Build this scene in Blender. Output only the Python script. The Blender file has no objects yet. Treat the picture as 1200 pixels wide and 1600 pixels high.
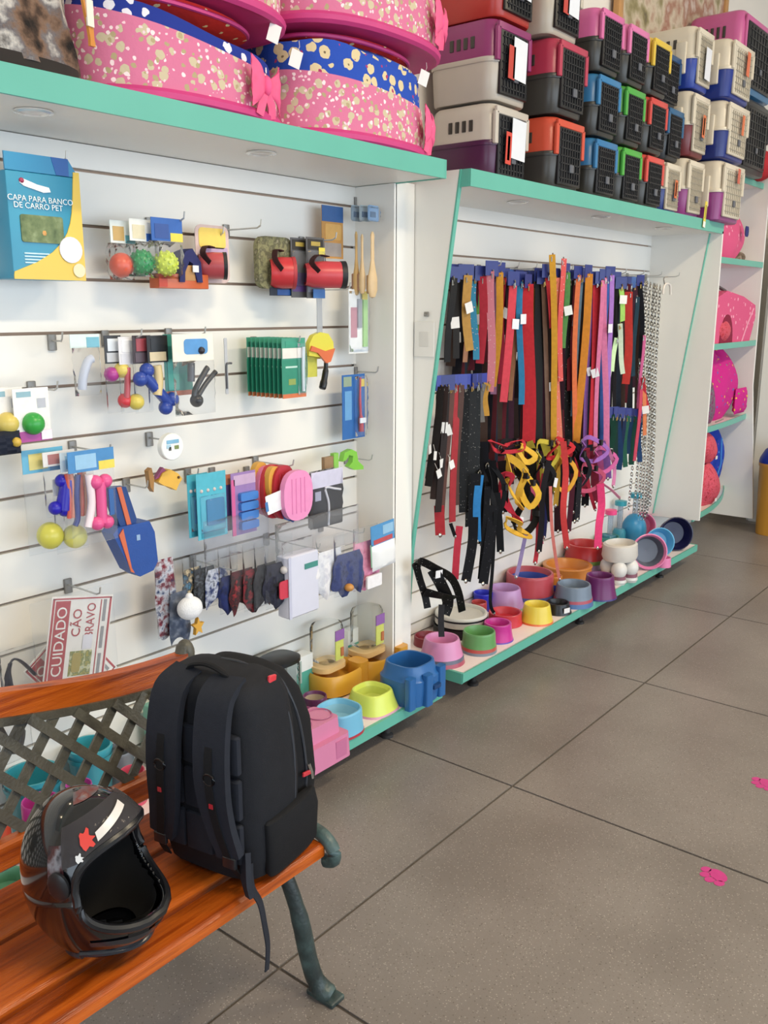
import bpy, math, random
from mathutils import Vector, Matrix
SC = bpy.context.scene
COL = SC.collection
PI = math.pi
RND = random.Random(7)

# ---------------------------------------------------------------- camera
CAM_H = 1.43
FPX = 1395.7                       # focal length in pixels of the 1200 x 1600 frame
YAW, PITCH, ROLL = map(math.radians, (51.116, 12.823, -0.093))
FWD = Vector((math.sin(YAW)*math.cos(PITCH), math.cos(YAW)*math.cos(PITCH), -math.sin(PITCH)))
_R = Vector((math.cos(YAW), -math.sin(YAW), 0)); _D = FWD.cross(_R)
RIGHT = math.cos(ROLL)*_R + math.sin(ROLL)*_D
DOWN = -math.sin(ROLL)*_R + math.cos(ROLL)*_D
cd = bpy.data.cameras.new('camera'); cam = bpy.data.objects.new('camera', cd); COL.objects.link(cam)
cd.sensor_fit = 'HORIZONTAL'; cd.sensor_width = 36; cd.lens = 36*FPX/1200
cd.clip_start = 0.05; cd.clip_end = 100
m = Matrix.Identity(4)
for i in range(3):
    m[i][0] = RIGHT[i]; m[i][1] = -DOWN[i]; m[i][2] = -FWD[i]
m[2][3] = CAM_H
cam.matrix_world = m
SC.camera = cam

# ---------------------------------------------------------------- light and exposure
w = bpy.data.worlds.new('world'); SC.world = w; w.use_nodes = True
bg = w.node_tree.nodes['Background']; bg.inputs[0].default_value = (0.74, 0.87, 1.0, 1); bg.inputs[1].default_value = 0.7
def area(name, loc, rot, sx, sy, power, col):
    l = bpy.data.lights.new(name, 'AREA'); l.shape = 'RECTANGLE'; l.size = sx; l.size_y = sy
    l.energy = power; l.color = col
    o = bpy.data.objects.new(name, l); COL.objects.link(o); o.location = loc; o.rotation_euler = rot
    return o
area('daylight_shopfront', (2.6, -4.3, 1.35), (math.radians(90), 0, 0), 9.0, 2.5, 160, (0.76, 0.88, 1.0))
area('daylight_side_door', (-3.3, -1.2, 1.25), (math.radians(90), 0, math.radians(-90)), 3.4, 2.3, 34, (0.76, 0.88, 1.0))
vs = SC.view_settings
vs.view_transform = 'Standard'; vs.look = 'None'; vs.gamma = 1; vs.use_curve_mapping = False
vs.exposure = 0.46
SC.cycles.use_denoising = True
SC.cycles.max_bounces = 8; SC.cycles.transparent_max_bounces = 24

# ---------------------------------------------------------------- geometry helpers
def at(px, py, Y):
    """point where the sight line of a photo pixel meets the plane y = Y"""
    d = FWD + RIGHT*((px-600)/FPX) + DOWN*((py-800)/FPX)
    d = d*(Y/d.y); return Vector((d.x, d.y, d.z+CAM_H))
def atz(px, py, Z):
    d = FWD + RIGHT*((px-600)/FPX) + DOWN*((py-800)/FPX)
    d = d*((Z-CAM_H)/d.z); return Vector((d.x, d.y, Z))
def rc(x0, y0, x1, y1, Y):
    xm, ym = (x0+x1)/2, (y0+y1)/2
    a, b = at(x0, ym, Y).x, at(x1, ym, Y).x
    t, u = at(xm, y0, Y).z, at(xm, y1, Y).z
    return (a+b)/2, u, b-a, t-u            # x centre, z bottom, width, height

def S(h):
    h = h.lstrip('#'); c = [int(h[i:i+2], 16)/255 for i in (0, 2, 4)]
    return tuple(x/12.92 if x <= .04045 else ((x+.055)/1.055)**2.4 for x in c)

MATS = {}
def nodes(name):
    mt = bpy.data.materials.new(name); mt.use_nodes = True
    nt = mt.node_tree; b = nt.nodes['Principled BSDF']
    return mt, nt, b
def pm(col, rough=.45, metal=0.0, var=.10, scale=30, bump=0.0, bscale=200, coat=0.0, spec=.5):
    """plain material: colour with a little procedural unevenness, optional fine relief"""
    key = (col, rough, metal, var, scale, bump, bscale, coat, spec)
    if key in MATS: return MATS[key]
    mt, nt, b = nodes('mat_%s_%d' % (col.strip('#'), len(MATS)))
    N = nt.nodes; L = nt.links
    tc = N.new('ShaderNodeTexCoord'); nz = N.new('ShaderNodeTexNoise'); nz.inputs['Scale'].default_value = scale
    L.new(tc.outputs['Object'], nz.inputs['Vector'])
    mx = N.new('ShaderNodeMix'); mx.data_type = 'RGBA'
    c = S(col); lu = .3*c[0]+.6*c[1]+.1*c[2]; c = tuple(x*.92+lu*.08 for x in c); mx.inputs[6].default_value = (*[x*(1-var) for x in c], 1); mx.inputs[7].default_value = (*[min(1, x*(1+var)) for x in c], 1)
    L.new(nz.outputs['Fac'], mx.inputs[0]); L.new(mx.outputs[2], b.inputs['Base Color'])
    b.inputs['Roughness'].default_value = rough; b.inputs['Metallic'].default_value = metal
    b.inputs['Coat Weight'].default_value = coat; b.inputs['Specular IOR Level'].default_value = spec
    if bump:
        n2 = N.new('ShaderNodeTexNoise'); n2.inputs['Scale'].default_value = bscale; n2.inputs['Detail'].default_value = 4
        L.new(tc.outputs['Object'], n2.inputs['Vector'])
        bp = N.new('ShaderNodeBump'); bp.inputs['Strength'].default_value = bump; bp.inputs['Distance'].default_value = .002
        L.new(n2.outputs['Fac'], bp.inputs['Height']); L.new(bp.outputs['Normal'], b.inputs['Normal'])
    MATS[key] = mt; return mt
def fab(col): return pm(col, .85, 0, .18, 60, .35, 700, 0, .2)
def pl(col): return pm(col, .32, 0, .05, 12)
def pr(col): return pm(col, .42, 0, .12, 45)
def clear(tint='#f4f6f8', op=.10, rough=.12):
    key = ('clear', tint, op, rough)
    if key in MATS: return MATS[key]
    mt, nt, b = nodes('clear_plastic_%d' % len(MATS)); N = nt.nodes; L = nt.links
    out = N['Material Output']; N.remove(b)
    tr = N.new('ShaderNodeBsdfTransparent'); gl = N.new('ShaderNodeBsdfGlossy'); df = N.new('ShaderNodeBsdfDiffuse')
    tr.inputs[0].default_value = (*S(tint), 1); gl.inputs['Roughness'].default_value = rough; df.inputs[0].default_value = (*S(tint), 1)
    fr = N.new('ShaderNodeFresnel'); fr.inputs[0].default_value = 1.14
    nz = N.new('ShaderNodeTexNoise'); nz.inputs['Scale'].default_value = 40; tc = N.new('ShaderNodeTexCoord'); L.new(tc.outputs['Object'], nz.inputs['Vector'])
    bp = N.new('ShaderNodeBump'); bp.inputs['Strength'].default_value = .5; bp.inputs['Distance'].default_value = .01
    L.new(nz.outputs['Fac'], bp.inputs['Height']); L.new(bp.outputs['Normal'], gl.inputs['Normal'])
    m1 = N.new('ShaderNodeMixShader'); m1.inputs[0].default_value = op
    L.new(tr.outputs[0], m1.inputs[1]); L.new(df.outputs[0], m1.inputs[2])
    m2 = N.new('ShaderNodeMixShader'); L.new(fr.outputs[0], m2.inputs[0]); L.new(m1.outputs[0], m2.inputs[1]); L.new(gl.outputs[0], m2.inputs[2])
    L.new(m2.outputs[0], out.inputs[0]); MATS[key] = mt; return mt
def dots(name, base, layers, rough=.8, bump=.3):
    """printed cloth: round motifs (voronoi cells) of several colours scattered over a base colour"""
    if name in MATS: return MATS[name]
    mt, nt, b = nodes(name); N = nt.nodes; L = nt.links
    tc = N.new('ShaderNodeTexCoord'); cur = None
    dz = N.new('ShaderNodeTexNoise'); dz.inputs['Scale'].default_value = 55; L.new(tc.outputs['Object'], dz.inputs['Vector'])
    for i, (col, sc, thr, off) in enumerate(layers):
        mp = N.new('ShaderNodeMapping'); mp.inputs['Location'].default_value = (off, off*1.7, off*.6); L.new(tc.outputs['Object'], mp.inputs[0])
        ad = N.new('ShaderNodeMix'); ad.data_type = 'RGBA'; ad.inputs[0].default_value = .012; L.new(mp.outputs[0], ad.inputs[6]); L.new(dz.outputs['Color'], ad.inputs[7])
        v = N.new('ShaderNodeTexVoronoi'); v.inputs['Scale'].default_value = sc; L.new(ad.outputs[2], v.inputs['Vector'])
        ls = N.new('ShaderNodeMath'); ls.operation = 'LESS_THAN'; ls.inputs[1].default_value = thr; L.new(v.outputs['Distance'], ls.inputs[0])
        mx = N.new('ShaderNodeMix'); mx.data_type = 'RGBA'; L.new(ls.outputs[0], mx.inputs[0])
        if cur is None: mx.inputs[6].default_value = (*S(base), 1)
        else: L.new(cur, mx.inputs[6])
        mx.inputs[7].default_value = (*S(col), 1); cur = mx.outputs[2]
    L.new(cur, b.inputs['Base Color']); b.inputs['Roughness'].default_value = rough; b.inputs['Specular IOR Level'].default_value = .22
    bp = N.new('ShaderNodeBump'); bp.inputs['Strength'].default_value = bump; bp.inputs['Distance'].default_value = .004
    L.new(dz.outputs['Fac'], bp.inputs['Height']); L.new(bp.outputs['Normal'], b.inputs['Normal'])
    MATS[name] = mt; return mt
def patches(name, cols, scale, rough=.9, bump=.8, sharp=True, detail=4, stretch=(1, 1, 1)):
    """patchy stuff (fur prints, terrazzo, wood): noise through a colour ramp"""
    if name in MATS: return MATS[name]
    mt, nt, b = nodes(name); N = nt.nodes; L = nt.links
    tc = N.new('ShaderNodeTexCoord'); mp = N.new('ShaderNodeMapping'); mp.inputs['Scale'].default_value = stretch; L.new(tc.outputs['Object'], mp.inputs[0])
    nz = N.new('ShaderNodeTexNoise'); nz.inputs['Scale'].default_value = scale; nz.inputs['Detail'].default_value = detail; L.new(mp.outputs[0], nz.inputs['Vector'])
    r = N.new('ShaderNodeValToRGB'); e = r.color_ramp.elements
    n = len(cols)
    for i, c in enumerate(cols):
        p = .3 + .4*i/max(1, n-1)
        el = e[i] if i < 2 else e.new(p)
        el.position = p; el.color = (*S(c), 1)
    r.color_ramp.interpolation = 'LINEAR'
    L.new(nz.outputs['Fac'], r.inputs[0]); L.new(r.outputs[0], b.inputs['Base Color']); b.inputs['Roughness'].default_value = rough
    bp = N.new('ShaderNodeBump'); bp.inputs['Strength'].default_value = bump; bp.inputs['Distance'].default_value = .004
    n2 = N.new('ShaderNodeTexNoise'); n2.inputs['Scale'].default_value = scale*12; L.new(mp.outputs[0], n2.inputs['Vector'])
    L.new(n2.outputs['Fac'], bp.inputs['Height']); L.new(bp.outputs['Normal'], b.inputs['Normal'])
    MATS[name] = mt; return mt

class MB:
    """collects shapes into ONE mesh"""
    def __init__(s): s.v = []; s.f = []
    def add(s, vs, fs):
        n = len(s.v); s.v += [Vector(p) for p in vs]; s.f += [tuple(i+n for i in f) for f in fs]; return s
    def box(s, c, d, rz=0, ry=0, bev=0):
        x, y, z = d[0]/2, d[1]/2, d[2]/2
        if bev:
            o = []
            for sx, sy, a0 in ((1, 1, 0), (-1, 1, 90), (-1, -1, 180), (1, -1, 270)):
                for k in (0, 1, 2):
                    a = math.radians(a0+k*45); o.append((sx*(x-bev)+bev*math.cos(a), sy*(y-bev)+bev*math.sin(a)))
            rows = []
            n = len(o)
            sc = lambda g, z_: [((px*(x-g)/x), (py*(y-g)/y), z_) for px, py in o]
            rows = sc(bev*.6, -z) + sc(0, -z+bev*.6) + sc(0, z-bev*.6) + sc(bev*.6, z)
            fs = [(r*n+i, r*n+(i+1) % n, (r+1)*n+(i+1) % n, (r+1)*n+i) for r in range(3) for i in range(n)]
            fs += [tuple(range(n-1, -1, -1)), tuple(range(3*n, 4*n))]
            vs = rows
        else:
            vs = [(a*x, b*y, e*z) for e in (-1, 1) for b in (-1, 1) for a in (-1, 1)]
            fs = [(0, 2, 3, 1), (4, 5, 7, 6), (0, 1, 5, 4), (2, 6, 7, 3), (0, 4, 6, 2), (1, 3, 7, 5)]
        M = Matrix.Translation(c) @ Matrix.Rotation(rz, 4, 'Z') @ Matrix.Rotation(ry, 4, 'Y')
        return s.add([M @ Vector(p) for p in vs], fs)
    def prism(s, pts, y0, y1):
        """outline in x,z extruded from y0 to y1 (y0 < y1; y0 side faces the aisle)"""
        n = len(pts); vs = [(x, y0, z) for x, z in pts]+[(x, y1, z) for x, z in pts]
        fs = [tuple(range(n)), tuple(range(2*n-1, n-1, -1))]+[(i, i+n, (i+1) % n+n, (i+1) % n) for i in range(n)]
        return s.add(vs, fs)
    def prismx(s, pts, x0, x1):
        n = len(pts); vs = [(x0, y, z) for y, z in pts]+[(x1, y, z) for y, z in pts]
        fs = [tuple(range(n)), tuple(range(2*n-1, n-1, -1))]+[(i, i+n, (i+1) % n+n, (i+1) % n) for i in range(n)]
        return s.add(vs, fs)
    def prismz(s, pts, z0, z1, top=1.0):
        n = len(pts); vs = [(x, y, z0) for x, y in pts]+[(x*top, y*top, z1) for x, y in pts]
        fs = [tuple(range(n-1, -1, -1)), tuple(range(n, 2*n))]+[(i, (i+1) % n, (i+1) % n+n, i+n) for i in range(n)]
        return s.add(vs, fs)
    def lathe(s, prof, seg=28, c=(0, 0, 0), ex=2.0, sx=1.0, sy=1.0, caps=True):
        vs = []
        for r, z in prof:
            for i in range(seg):
                a = 2*PI*i/seg; ca, sa = math.cos(a), math.sin(a)
                q = (abs(ca)**ex+abs(sa)**ex)**(-1/ex)
                vs.append((c[0]+r*q*ca*sx, c[1]+r*q*sa*sy, c[2]+z))
        fs = [(k*seg+i, k*seg+(i+1) % seg, (k+1)*seg+(i+1) % seg, (k+1)*seg+i) for k in range(len(prof)-1) for i in range(seg)]
        if caps:
            if prof[0][0] > 1e-6: fs.append(tuple(range(seg-1, -1, -1)))
            if prof[-1][0] > 1e-6: fs.append(tuple(range((len(prof)-1)*seg, len(prof)*seg)))
        return s.add(vs, fs)
    def ell(s, c, r, nu=16, nv=10):
        vs = []; fs = []
        for j in range(nv+1):
            t = PI*j/nv
            for i in range(nu):
                a = 2*PI*i/nu; vs.append((c[0]+r[0]*math.sin(t)*math.cos(a), c[1]+r[1]*math.sin(t)*math.sin(a), c[2]-r[2]*math.cos(t)))
        for j in range(nv):
            for i in range(nu): fs.append((j*nu+i, j*nu+(i+1) % nu, (j+1)*nu+(i+1) % nu, (j+1)*nu+i))
        return s.add(vs, fs)
    def tube(s, path, r, seg=8, closed=False, flat=1.0):
        P = [Vector(p) for p in path]; n = len(P); vs = []
        rr = r if isinstance(r, (list, tuple)) else [r]*n
        up = Vector((0.13, 0.31, 0.94))
        for k in range(n):
            if closed: t = P[(k+1) % n]-P[k-1]
            else: t = P[min(n-1, k+1)]-P[max(0, k-1)]
            t.normalize(); a = t.cross(up)
            if a.length < 1e-4: a = t.cross(Vector((1, 0, 0)))
            a.normalize(); b = t.cross(a); b.normalize()
            for i in range(seg):
                g = 2*PI*i/seg; vs.append(P[k]+a*(rr[k]*math.cos(g))+b*(rr[k]*flat*math.sin(g)))
        m_ = n if closed else n-1
        fs = [(k*seg+i, k*seg+(i+1) % seg, ((k+1) % n)*seg+(i+1) % seg, ((k+1) % n)*seg+i) for k in range(m_) for i in range(seg)]
        if not closed: fs += [tuple(range(seg-1, -1, -1)), tuple(range((n-1)*seg, n*seg))]
        return s.add(vs, fs)
    def ribbon(s, path, wd, th, side=(1, 0, 0), closed=False):
        """flat band: rectangular section, wd along the side vector"""
        P = [Vector(p) for p in path]; n = len(P); vs = []
        sides = side if isinstance(side, list) else [Vector(side)]*n
        ws = wd if isinstance(wd, list) else [wd]*n
        for k in range(n):
            if closed: t = P[(k+1) % n]-P[k-1]
            else: t = P[min(n-1, k+1)]-P[max(0, k-1)]
            t.normalize(); a = Vector(sides[k]); a = a-t*a.dot(t); a.normalize(); b = t.cross(a)
            h, q = ws[k]/2, th/2
            vs += [P[k]-a*h-b*q, P[k]+a*h-b*q, P[k]+a*h+b*q, P[k]-a*h+b*q]
        m_ = n if closed else n-1
        fs = [(k*4+i, k*4+(i+1) % 4, ((k+1) % n)*4+(i+1) % 4, ((k+1) % n)*4+i) for k in range(m_) for i in range(4)]
        if not closed: fs += [(3, 2, 1, 0), ((n-1)*4, (n-1)*4+1, (n-1)*4+2, (n-1)*4+3)]
        return s.add(vs, fs)
    def pillow(s, c, w_, h_, t, n=8):
        """sealed bag lying in x,z: thick in the middle, flat at its edges"""
        vs = []; fs = []
        for sd in (-1, 1):
            for j in range(n+1):
                for i in range(n+1):
                    u, v = i/n*2-1, j/n*2-1
                    k = max(0, (1-u**4)*(1-v**4))**.5
                    wob = 1+.25*math.sin(9*u+5*v+c[0]*40)*math.cos(7*v-3*u)
                    vs.append((c[0]+u*w_/2, c[1]+sd*(t/2*k*wob+.0006), c[2]+v*h_/2))
        o = (n+1)**2
        for j in range(n):
            for i in range(n):
                a = j*(n+1)+i; q = (a, a+1, a+n+2, a+n+1)
                fs.append(q); fs.append(tuple(x+o for x in reversed(q)))
        rim = [i for i in range(n+1)]+[(j+1)*(n+1)-1 for j in range(1, n+1)]+[n*(n+1)+i for i in range(n-1, -1, -1)]+[j*(n+1) for j in range(n-1, 0, -1)]
        m_ = len(rim)
        fs += [(rim[(k+1) % m_], rim[k], rim[k]+o, rim[(k+1) % m_]+o) for k in range(m_)]
        return s.add(vs, fs)
    def grid(s, fn, nu, nv, closed_u=False):
        vs = [fn(i/(nu if closed_u else nu-1), j/(nv-1)) for j in range(nv) for i in range(nu)]
        fs = [(j*nu+i, j*nu+(i+1) % nu, (j+1)*nu+(i+1) % nu, (j+1)*nu+i) for j in range(nv-1) for i in range(nu if closed_u else nu-1)]
        return s.add(vs, fs)
    def move(s, M): s.v = [M @ p for p in s.v]; return s
    def obj(s, name, mt, parent=None, loc=None, sharp=40):
        me = bpy.data.meshes.new(name); me.from_pydata([tuple(p) for p in s.v], [], s.f); me.materials.append(mt)
        me.polygons.foreach_set('use_smooth', [True]*len(me.polygons)); me.update()
        me.set_sharp_from_angle(angle=math.radians(sharp))
        o = bpy.data.objects.new(name, me); COL.objects.link(o)
        if parent is not None: o.parent = parent
        if loc is not None: o.location = loc
        return o

def tag(o, label, cat, group=None):
    o['label'] = label; o['category'] = cat
    if group: o['group'] = group
    return o
def thing(name, label, cat, loc=(0, 0, 0), rz=0, group=None, ry=0, rx=0):
    o = bpy.data.objects.new(name, None); COL.objects.link(o)
    o.empty_display_size = .05
    o.location = loc; o.rotation_euler = (rx, ry, rz)
    return tag(o, label, cat, group)
def struct(name, mb, mt, parent=None):
    o = mb.obj(name, mt, parent)
    if parent is None: o['kind'] = 'structure'
    return o
def text(parent, body, size, mt, M, name='lettering', sx=1.0):
    """flat lettering as a mesh; M places the text plane"""
    cu = bpy.data.curves.new(name, 'FONT'); cu.body = body; cu.size = size; cu.extrude = .0006; cu.align_x = 'CENTER'; cu.align_y = 'CENTER'; cu.resolution_u = 3
    ob = bpy.data.objects.new(name, cu); COL.objects.link(ob)
    bpy.context.view_layer.update()
    me = bpy.data.meshes.new_from_object(ob.evaluated_get(bpy.context.evaluated_depsgraph_get()))
    bpy.data.objects.remove(ob); bpy.data.curves.remove(cu)
    me.transform(M @ Matrix.Diagonal((sx, 1, 1, 1))); me.materials.clear(); me.materials.append(mt)
    o = bpy.data.objects.new(name, me); COL.objects.link(o); o.parent = parent
    return o
def face_m(x, y, z, turn=0):
    """text plane facing the aisle (-y), turned by an angle within the plane"""
    return Matrix.Translation((x, y, z)) @ Matrix.Rotation(PI/2, 4, 'X') @ Matrix.Rotation(turn, 4, 'Z')
def arc(cx, cz, r, a0, a1, n, sx=1.0, sz=1.0):
    return [(cx+r*sx*math.cos(math.radians(a0+(a1-a0)*i/n)), cz+r*sz*math.sin(math.radians(a0+(a1-a0)*i/n))) for i in range(n+1)]
def rrect(w_, h_, r, n=3, cx=0, cy=0):
    o = []
    for sx, sy, a0 in ((1, 1, 0), (-1, 1, 90), (-1, -1, 180), (1, -1, 270)):
        o += arc(cx+sx*(w_/2-r), cy+sy*(h_/2-r), r, a0, a0+90, n)
    return o
# ---------------------------------------------------------------- the room
D = 2.08                                     # face of the slat walls
WHITE = pm('#eeece6', .38, 0, .02, 6); TEAL = pm('#5ab3a0', .35, 0, .05, 8); GROOVE = pm('#b89c88', .8, 0, .1, 20)
WALLM = pm('#e6ded2', .8, 0, .03, 4)
def granilite():
    mt, nt, b = nodes('granilite'); N = nt.nodes; L = nt.links
    tc = N.new('ShaderNodeTexCoord')
    geo = N.new('ShaderNodeNewGeometry')
    big = N.new('ShaderNodeTexNoise'); big.inputs['Scale'].default_value = 2.2; big.inputs['Detail'].default_value = 5
    L.new(geo.outputs['Position'], big.inputs['Vector'])
    r1 = N.new('ShaderNodeValToRGB'); e = r1.color_ramp.elements
    e[0].position = .3; e[0].color = (*S('#736c67'), 1); e[1].position = .7; e[1].color = (*S('#88817c'), 1)
    L.new(big.outputs['Fac'], r1.inputs[0])
    cur = r1.outputs[0]
    for sc, thr, col, wgt in ((95, .16, '#57504a', .75), (60, .13, '#6f665c', .7), (130, .2, '#b9b1a8', .5), (210, .28, '#766d66', .5)):
        v = N.new('ShaderNodeTexVoronoi'); v.inputs['Scale'].default_value = sc; L.new(geo.outputs['Position'], v.inputs['Vector'])
        ls = N.new('ShaderNodeMath'); ls.operation = 'LESS_THAN'; ls.inputs[1].default_value = thr; L.new(v.outputs['Distance'], ls.inputs[0])
        ml = N.new('ShaderNodeMath'); ml.operation = 'MULTIPLY'; ml.inputs[1].default_value = wgt; L.new(ls.outputs[0], ml.inputs[0])
        mx = N.new('ShaderNodeMix'); mx.data_type = 'RGBA'; L.new(ml.outputs[0], mx.inputs[0]); L.new(cur, mx.inputs[6]); mx.inputs[7].default_value = (*S(col), 1); cur = mx.outputs[2]
    L.new(cur, b.inputs['Base Color']); b.inputs['Roughness'].default_value = .34; b.inputs['Specular IOR Level'].default_value = .45
    return mt
GRAN = granilite()
fl = struct('floor', MB().box((2.6, -1.0, -.03), (12.0, 6.8, .05)), pm('#5c544d', .8))
tile_mesh = None
for i in range(-4, 7):
    for j in range(-5, 2):
        x0, y0 = 2.187+i, 1.255+j
        if tile_mesh is None:
            t_ = MB().box((.5, .5, -.005), (.992, .992, .01)).obj('floor_slab', GRAN, fl); tile_mesh = t_.data
        else:
            t_ = bpy.data.objects.new('floor_slab', tile_mesh); COL.objects.link(t_); t_.parent = fl
        t_.location = (x0, y0, 0)
wb = struct('wall_back', MB().box((2.6, 2.17, 1.95), (12.0, .12, 3.9)), WALLM)
wr = struct('wall_right', MB().box((8.66, -1.0, 1.95), (.12, 6.4, 3.9)), WALLM)
ce = struct('ceiling', MB().box((2.6, -1.0, 3.95), (12.2, 6.6, .1)), pm('#efe9dc', .8, 0, .03, 3))
# left wall with a wide doorway, front wall open to the street under a lintel
struct('wall_left', MB().box((-3.45, 1.3, 1.95), (.12, 1.6, 3.9)).box((-3.45, -3.6, 1.95), (.12, 1.2, 3.9)).box((-3.45, -1.25, 3.2), (.12, 3.5, 1.4)), WALLM)
struct('wall_front', MB().box((2.6, -4.25, 3.28), (12.0, .12, 1.24)).box((-2.6, -4.25, 1.33), (1.6, .12, 2.66)).box((7.8, -4.25, 1.33), (1.6, .12, 2.66)), WALLM)
# warm ceiling lamps (out of the picture)
def ceiling_lamp(x, y, label):
    t = thing('ceiling_lamp', label, 'lamp', (x, y, 3.84), 0, 'ceiling lamps')
    MB().box((0, 0, .03), (1.3, .34, .06), bev=.01).obj('housing', pl('#f2efe8'), t)
    e, nt, b = nodes('lamp_tube'); b.inputs['Emission Color'].default_value = (*S('#ffe2b0'), 1); b.inputs['Emission Strength'].default_value = 2.5
    for s in (-.08, .08): MB().tube([(-.58, s, -.018), (.58, s, -.018)], .015, 10).obj('tube', e, t)
    l = area('lamp_glow', (0, 0, -.045), (0, 0, 0), 1.2, .3, LAMP_W, (1.0, .82, .56)); l.parent = t
LAMP_W = 62
ceiling_lamp(1.2, -1.0, 'white tube lamp on the ceiling above the bench'); ceiling_lamp(4.4, -1.0, 'white tube lamp on the ceiling above the lead display')

# ---------------------------------------------------------------- display units against the back wall
GZ = [1.767-.1328*k for k in range(14)]
def downlight(parent, x, y, z):
    r = MB().lathe([(.030, 0), (.040, 0), (.041, -.003), (.031, -.005), (.029, .0)], 20, (x, y, z)).obj('downlight', pm('#e9e7e2', .2, .3), parent)
    MB().lathe([(.0001, -.001), (.028, -.001)], 20, (x, y, z), caps=False).obj('lens', pm('#ffffff', .1), r)
    l = area('added_warm_glow', (x, y, z-.008), (0, 0, 0), .05, .05, .32, (1.0, .80, .52)); l.parent = r  # weak warm light added in the fitting to warm the upper slats
def slats(parent, x0, x1, zbot):
    zs = [1.83]+GZ
    for k in range(len(zs)-1):
        hi = zs[k]-(.0 if k == 0 else .004); lo = max(zs[k+1]+.004, zbot)
        if hi-lo < .02: break
        MB().box(((x0+x1)/2, D+.009, (hi+lo)/2), (x1-x0, .018, hi-lo)).obj('slat', WHITE, parent)
    MB().box(((x0+x1)/2, D+.022, (1.83+zbot)/2), (x1-x0, .006, 1.83-zbot)).obj('slat_backing', GROOVE, parent)

U1 = thing('display_unit', 'white slat wall unit with teal-edged shelf holding small hanging pet goods', 'display unit', (0, 0, 0))
slats(U1, -1.4, 2.42, .13)
MB().box((2.427, (D+1.921)/2+.0, .98), (.014, D-1.921+.02, 1.70)).obj('side_panel', WHITE, U1)
pil = MB().box((2.485, 1.93, .975), (.118, .018, 1.73)).obj('pilaster', WHITE, U1)
MB().box((2.455, 1.917, .975), (.05, .012, 1.73)).obj('moulding', WHITE, pil)
sh = MB().box((.51, 1.905, 1.857), (3.84, .366, .05)).obj('top_shelf', WHITE, U1)
MB().box((.51, 1.719, 1.857), (3.844, .008, .056)).obj('edge_strip', TEAL, sh)
MB().box((2.433, 1.90, 1.857), (.008, .37, .056)).obj('edge_strip', TEAL, sh)
for x in (-.35, .4): downlight(sh, x, 1.83, 1.831)
downlight(sh, 1.10, 1.83, 1.831); downlight(sh, 1.75, 1.83, 1.831)
pf = MB().box((.51, 1.89, .102), (3.83, .38, .032)).obj('platform', pm('#efe0de', .4, 0, .03), U1)
MB().box((.51, 1.697, .10), (3.84, .012, .038)).obj('edge_strip', TEAL, pf)
MB().box((2.43, 1.89, .10), (.012, .39, .042)).obj('edge_strip', TEAL, pf)
for x in (-.9, .2, 1.3, 2.2): MB().lathe([(.022, 0), (.022, .01), (.012, .016), (.012, .08)], 12, (x, 1.76, 0)).obj('foot', pl('#3a3a3c'), U1)

U2 = thing('display_unit', 'white slat wall unit with slanted side panels packed with hanging dog leads', 'display unit', (0, 0, 0))
slats(U2, 2.57, 4.93, .13)
lp = MB().prismx([(D+.02, .30), (D+.02, 1.872), (1.738, 1.872), (1.926, .56), (1.95, .12), (D+.02, .12)], 2.548, 2.562).obj('side_panel', WHITE, U2)
MB().prismx([(1.735, 1.872), (1.741, 1.872), (1.930, .56), (1.955, .12), (1.949, .12), (1.922, .56)], 2.5465, 2.5635).obj('edge_strip', TEAL, lp)
rp = MB().prismx([(D+.02, .22), (D+.02, 1.83), (1.762, 1.83), (1.966, .27)], 4.93, 4.944).obj('side_panel', WHITE, U2)
MB().prismx([(1.760, 1.83), (1.7632, 1.83), (1.9672, .27), (1.964, .27)], 4.9285, 4.9455).obj('edge_strip', TEAL, rp)
MB().prismx([(D+.02, .25), (D+.02, 1.83), (1.700, 1.83), (1.700, .262)], 4.946, 4.962).obj('end_panel', WHITE, U2)
sh2 = MB().box((3.757, 1.90, 1.845), (2.39, .38, .046)).obj('top_shelf', WHITE, U2)
MB().box((3.757, 1.704, 1.845), (2.41, .008, .054)).obj('edge_strip', TEAL, sh2)
MB().box((2.556, 1.724, 1.845), (.010, .036, .054)).obj('edge_strip', TEAL, sh2)
for x in (3.05, 3.75, 4.45): downlight(sh2, x, 1.82, 1.821)
pf2 = MB().box((3.765, 1.90, .104), (2.37, .385, .032)).obj('platform', pm('#efe0de', .4, 0, .03), U2)
MB().box((3.765, 1.706, .102), (2.384, .012, .036)).obj('edge_strip', TEAL, pf2)
MB().box((2.577, 1.90, .10), (.012, .39, .042)).obj('edge_strip', TEAL, pf2)
MB().box((4.953, 1.90, .10), (.012, .39, .042)).obj('edge_strip', TEAL, pf2)
for x in (2.75, 3.65, 4.6): MB().lathe([(.022, 0), (.022, .01), (.012, .016), (.012, .086)], 12, (x, 1.77, 0)).obj('foot', pl('#2a2a2c'), U2)

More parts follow.
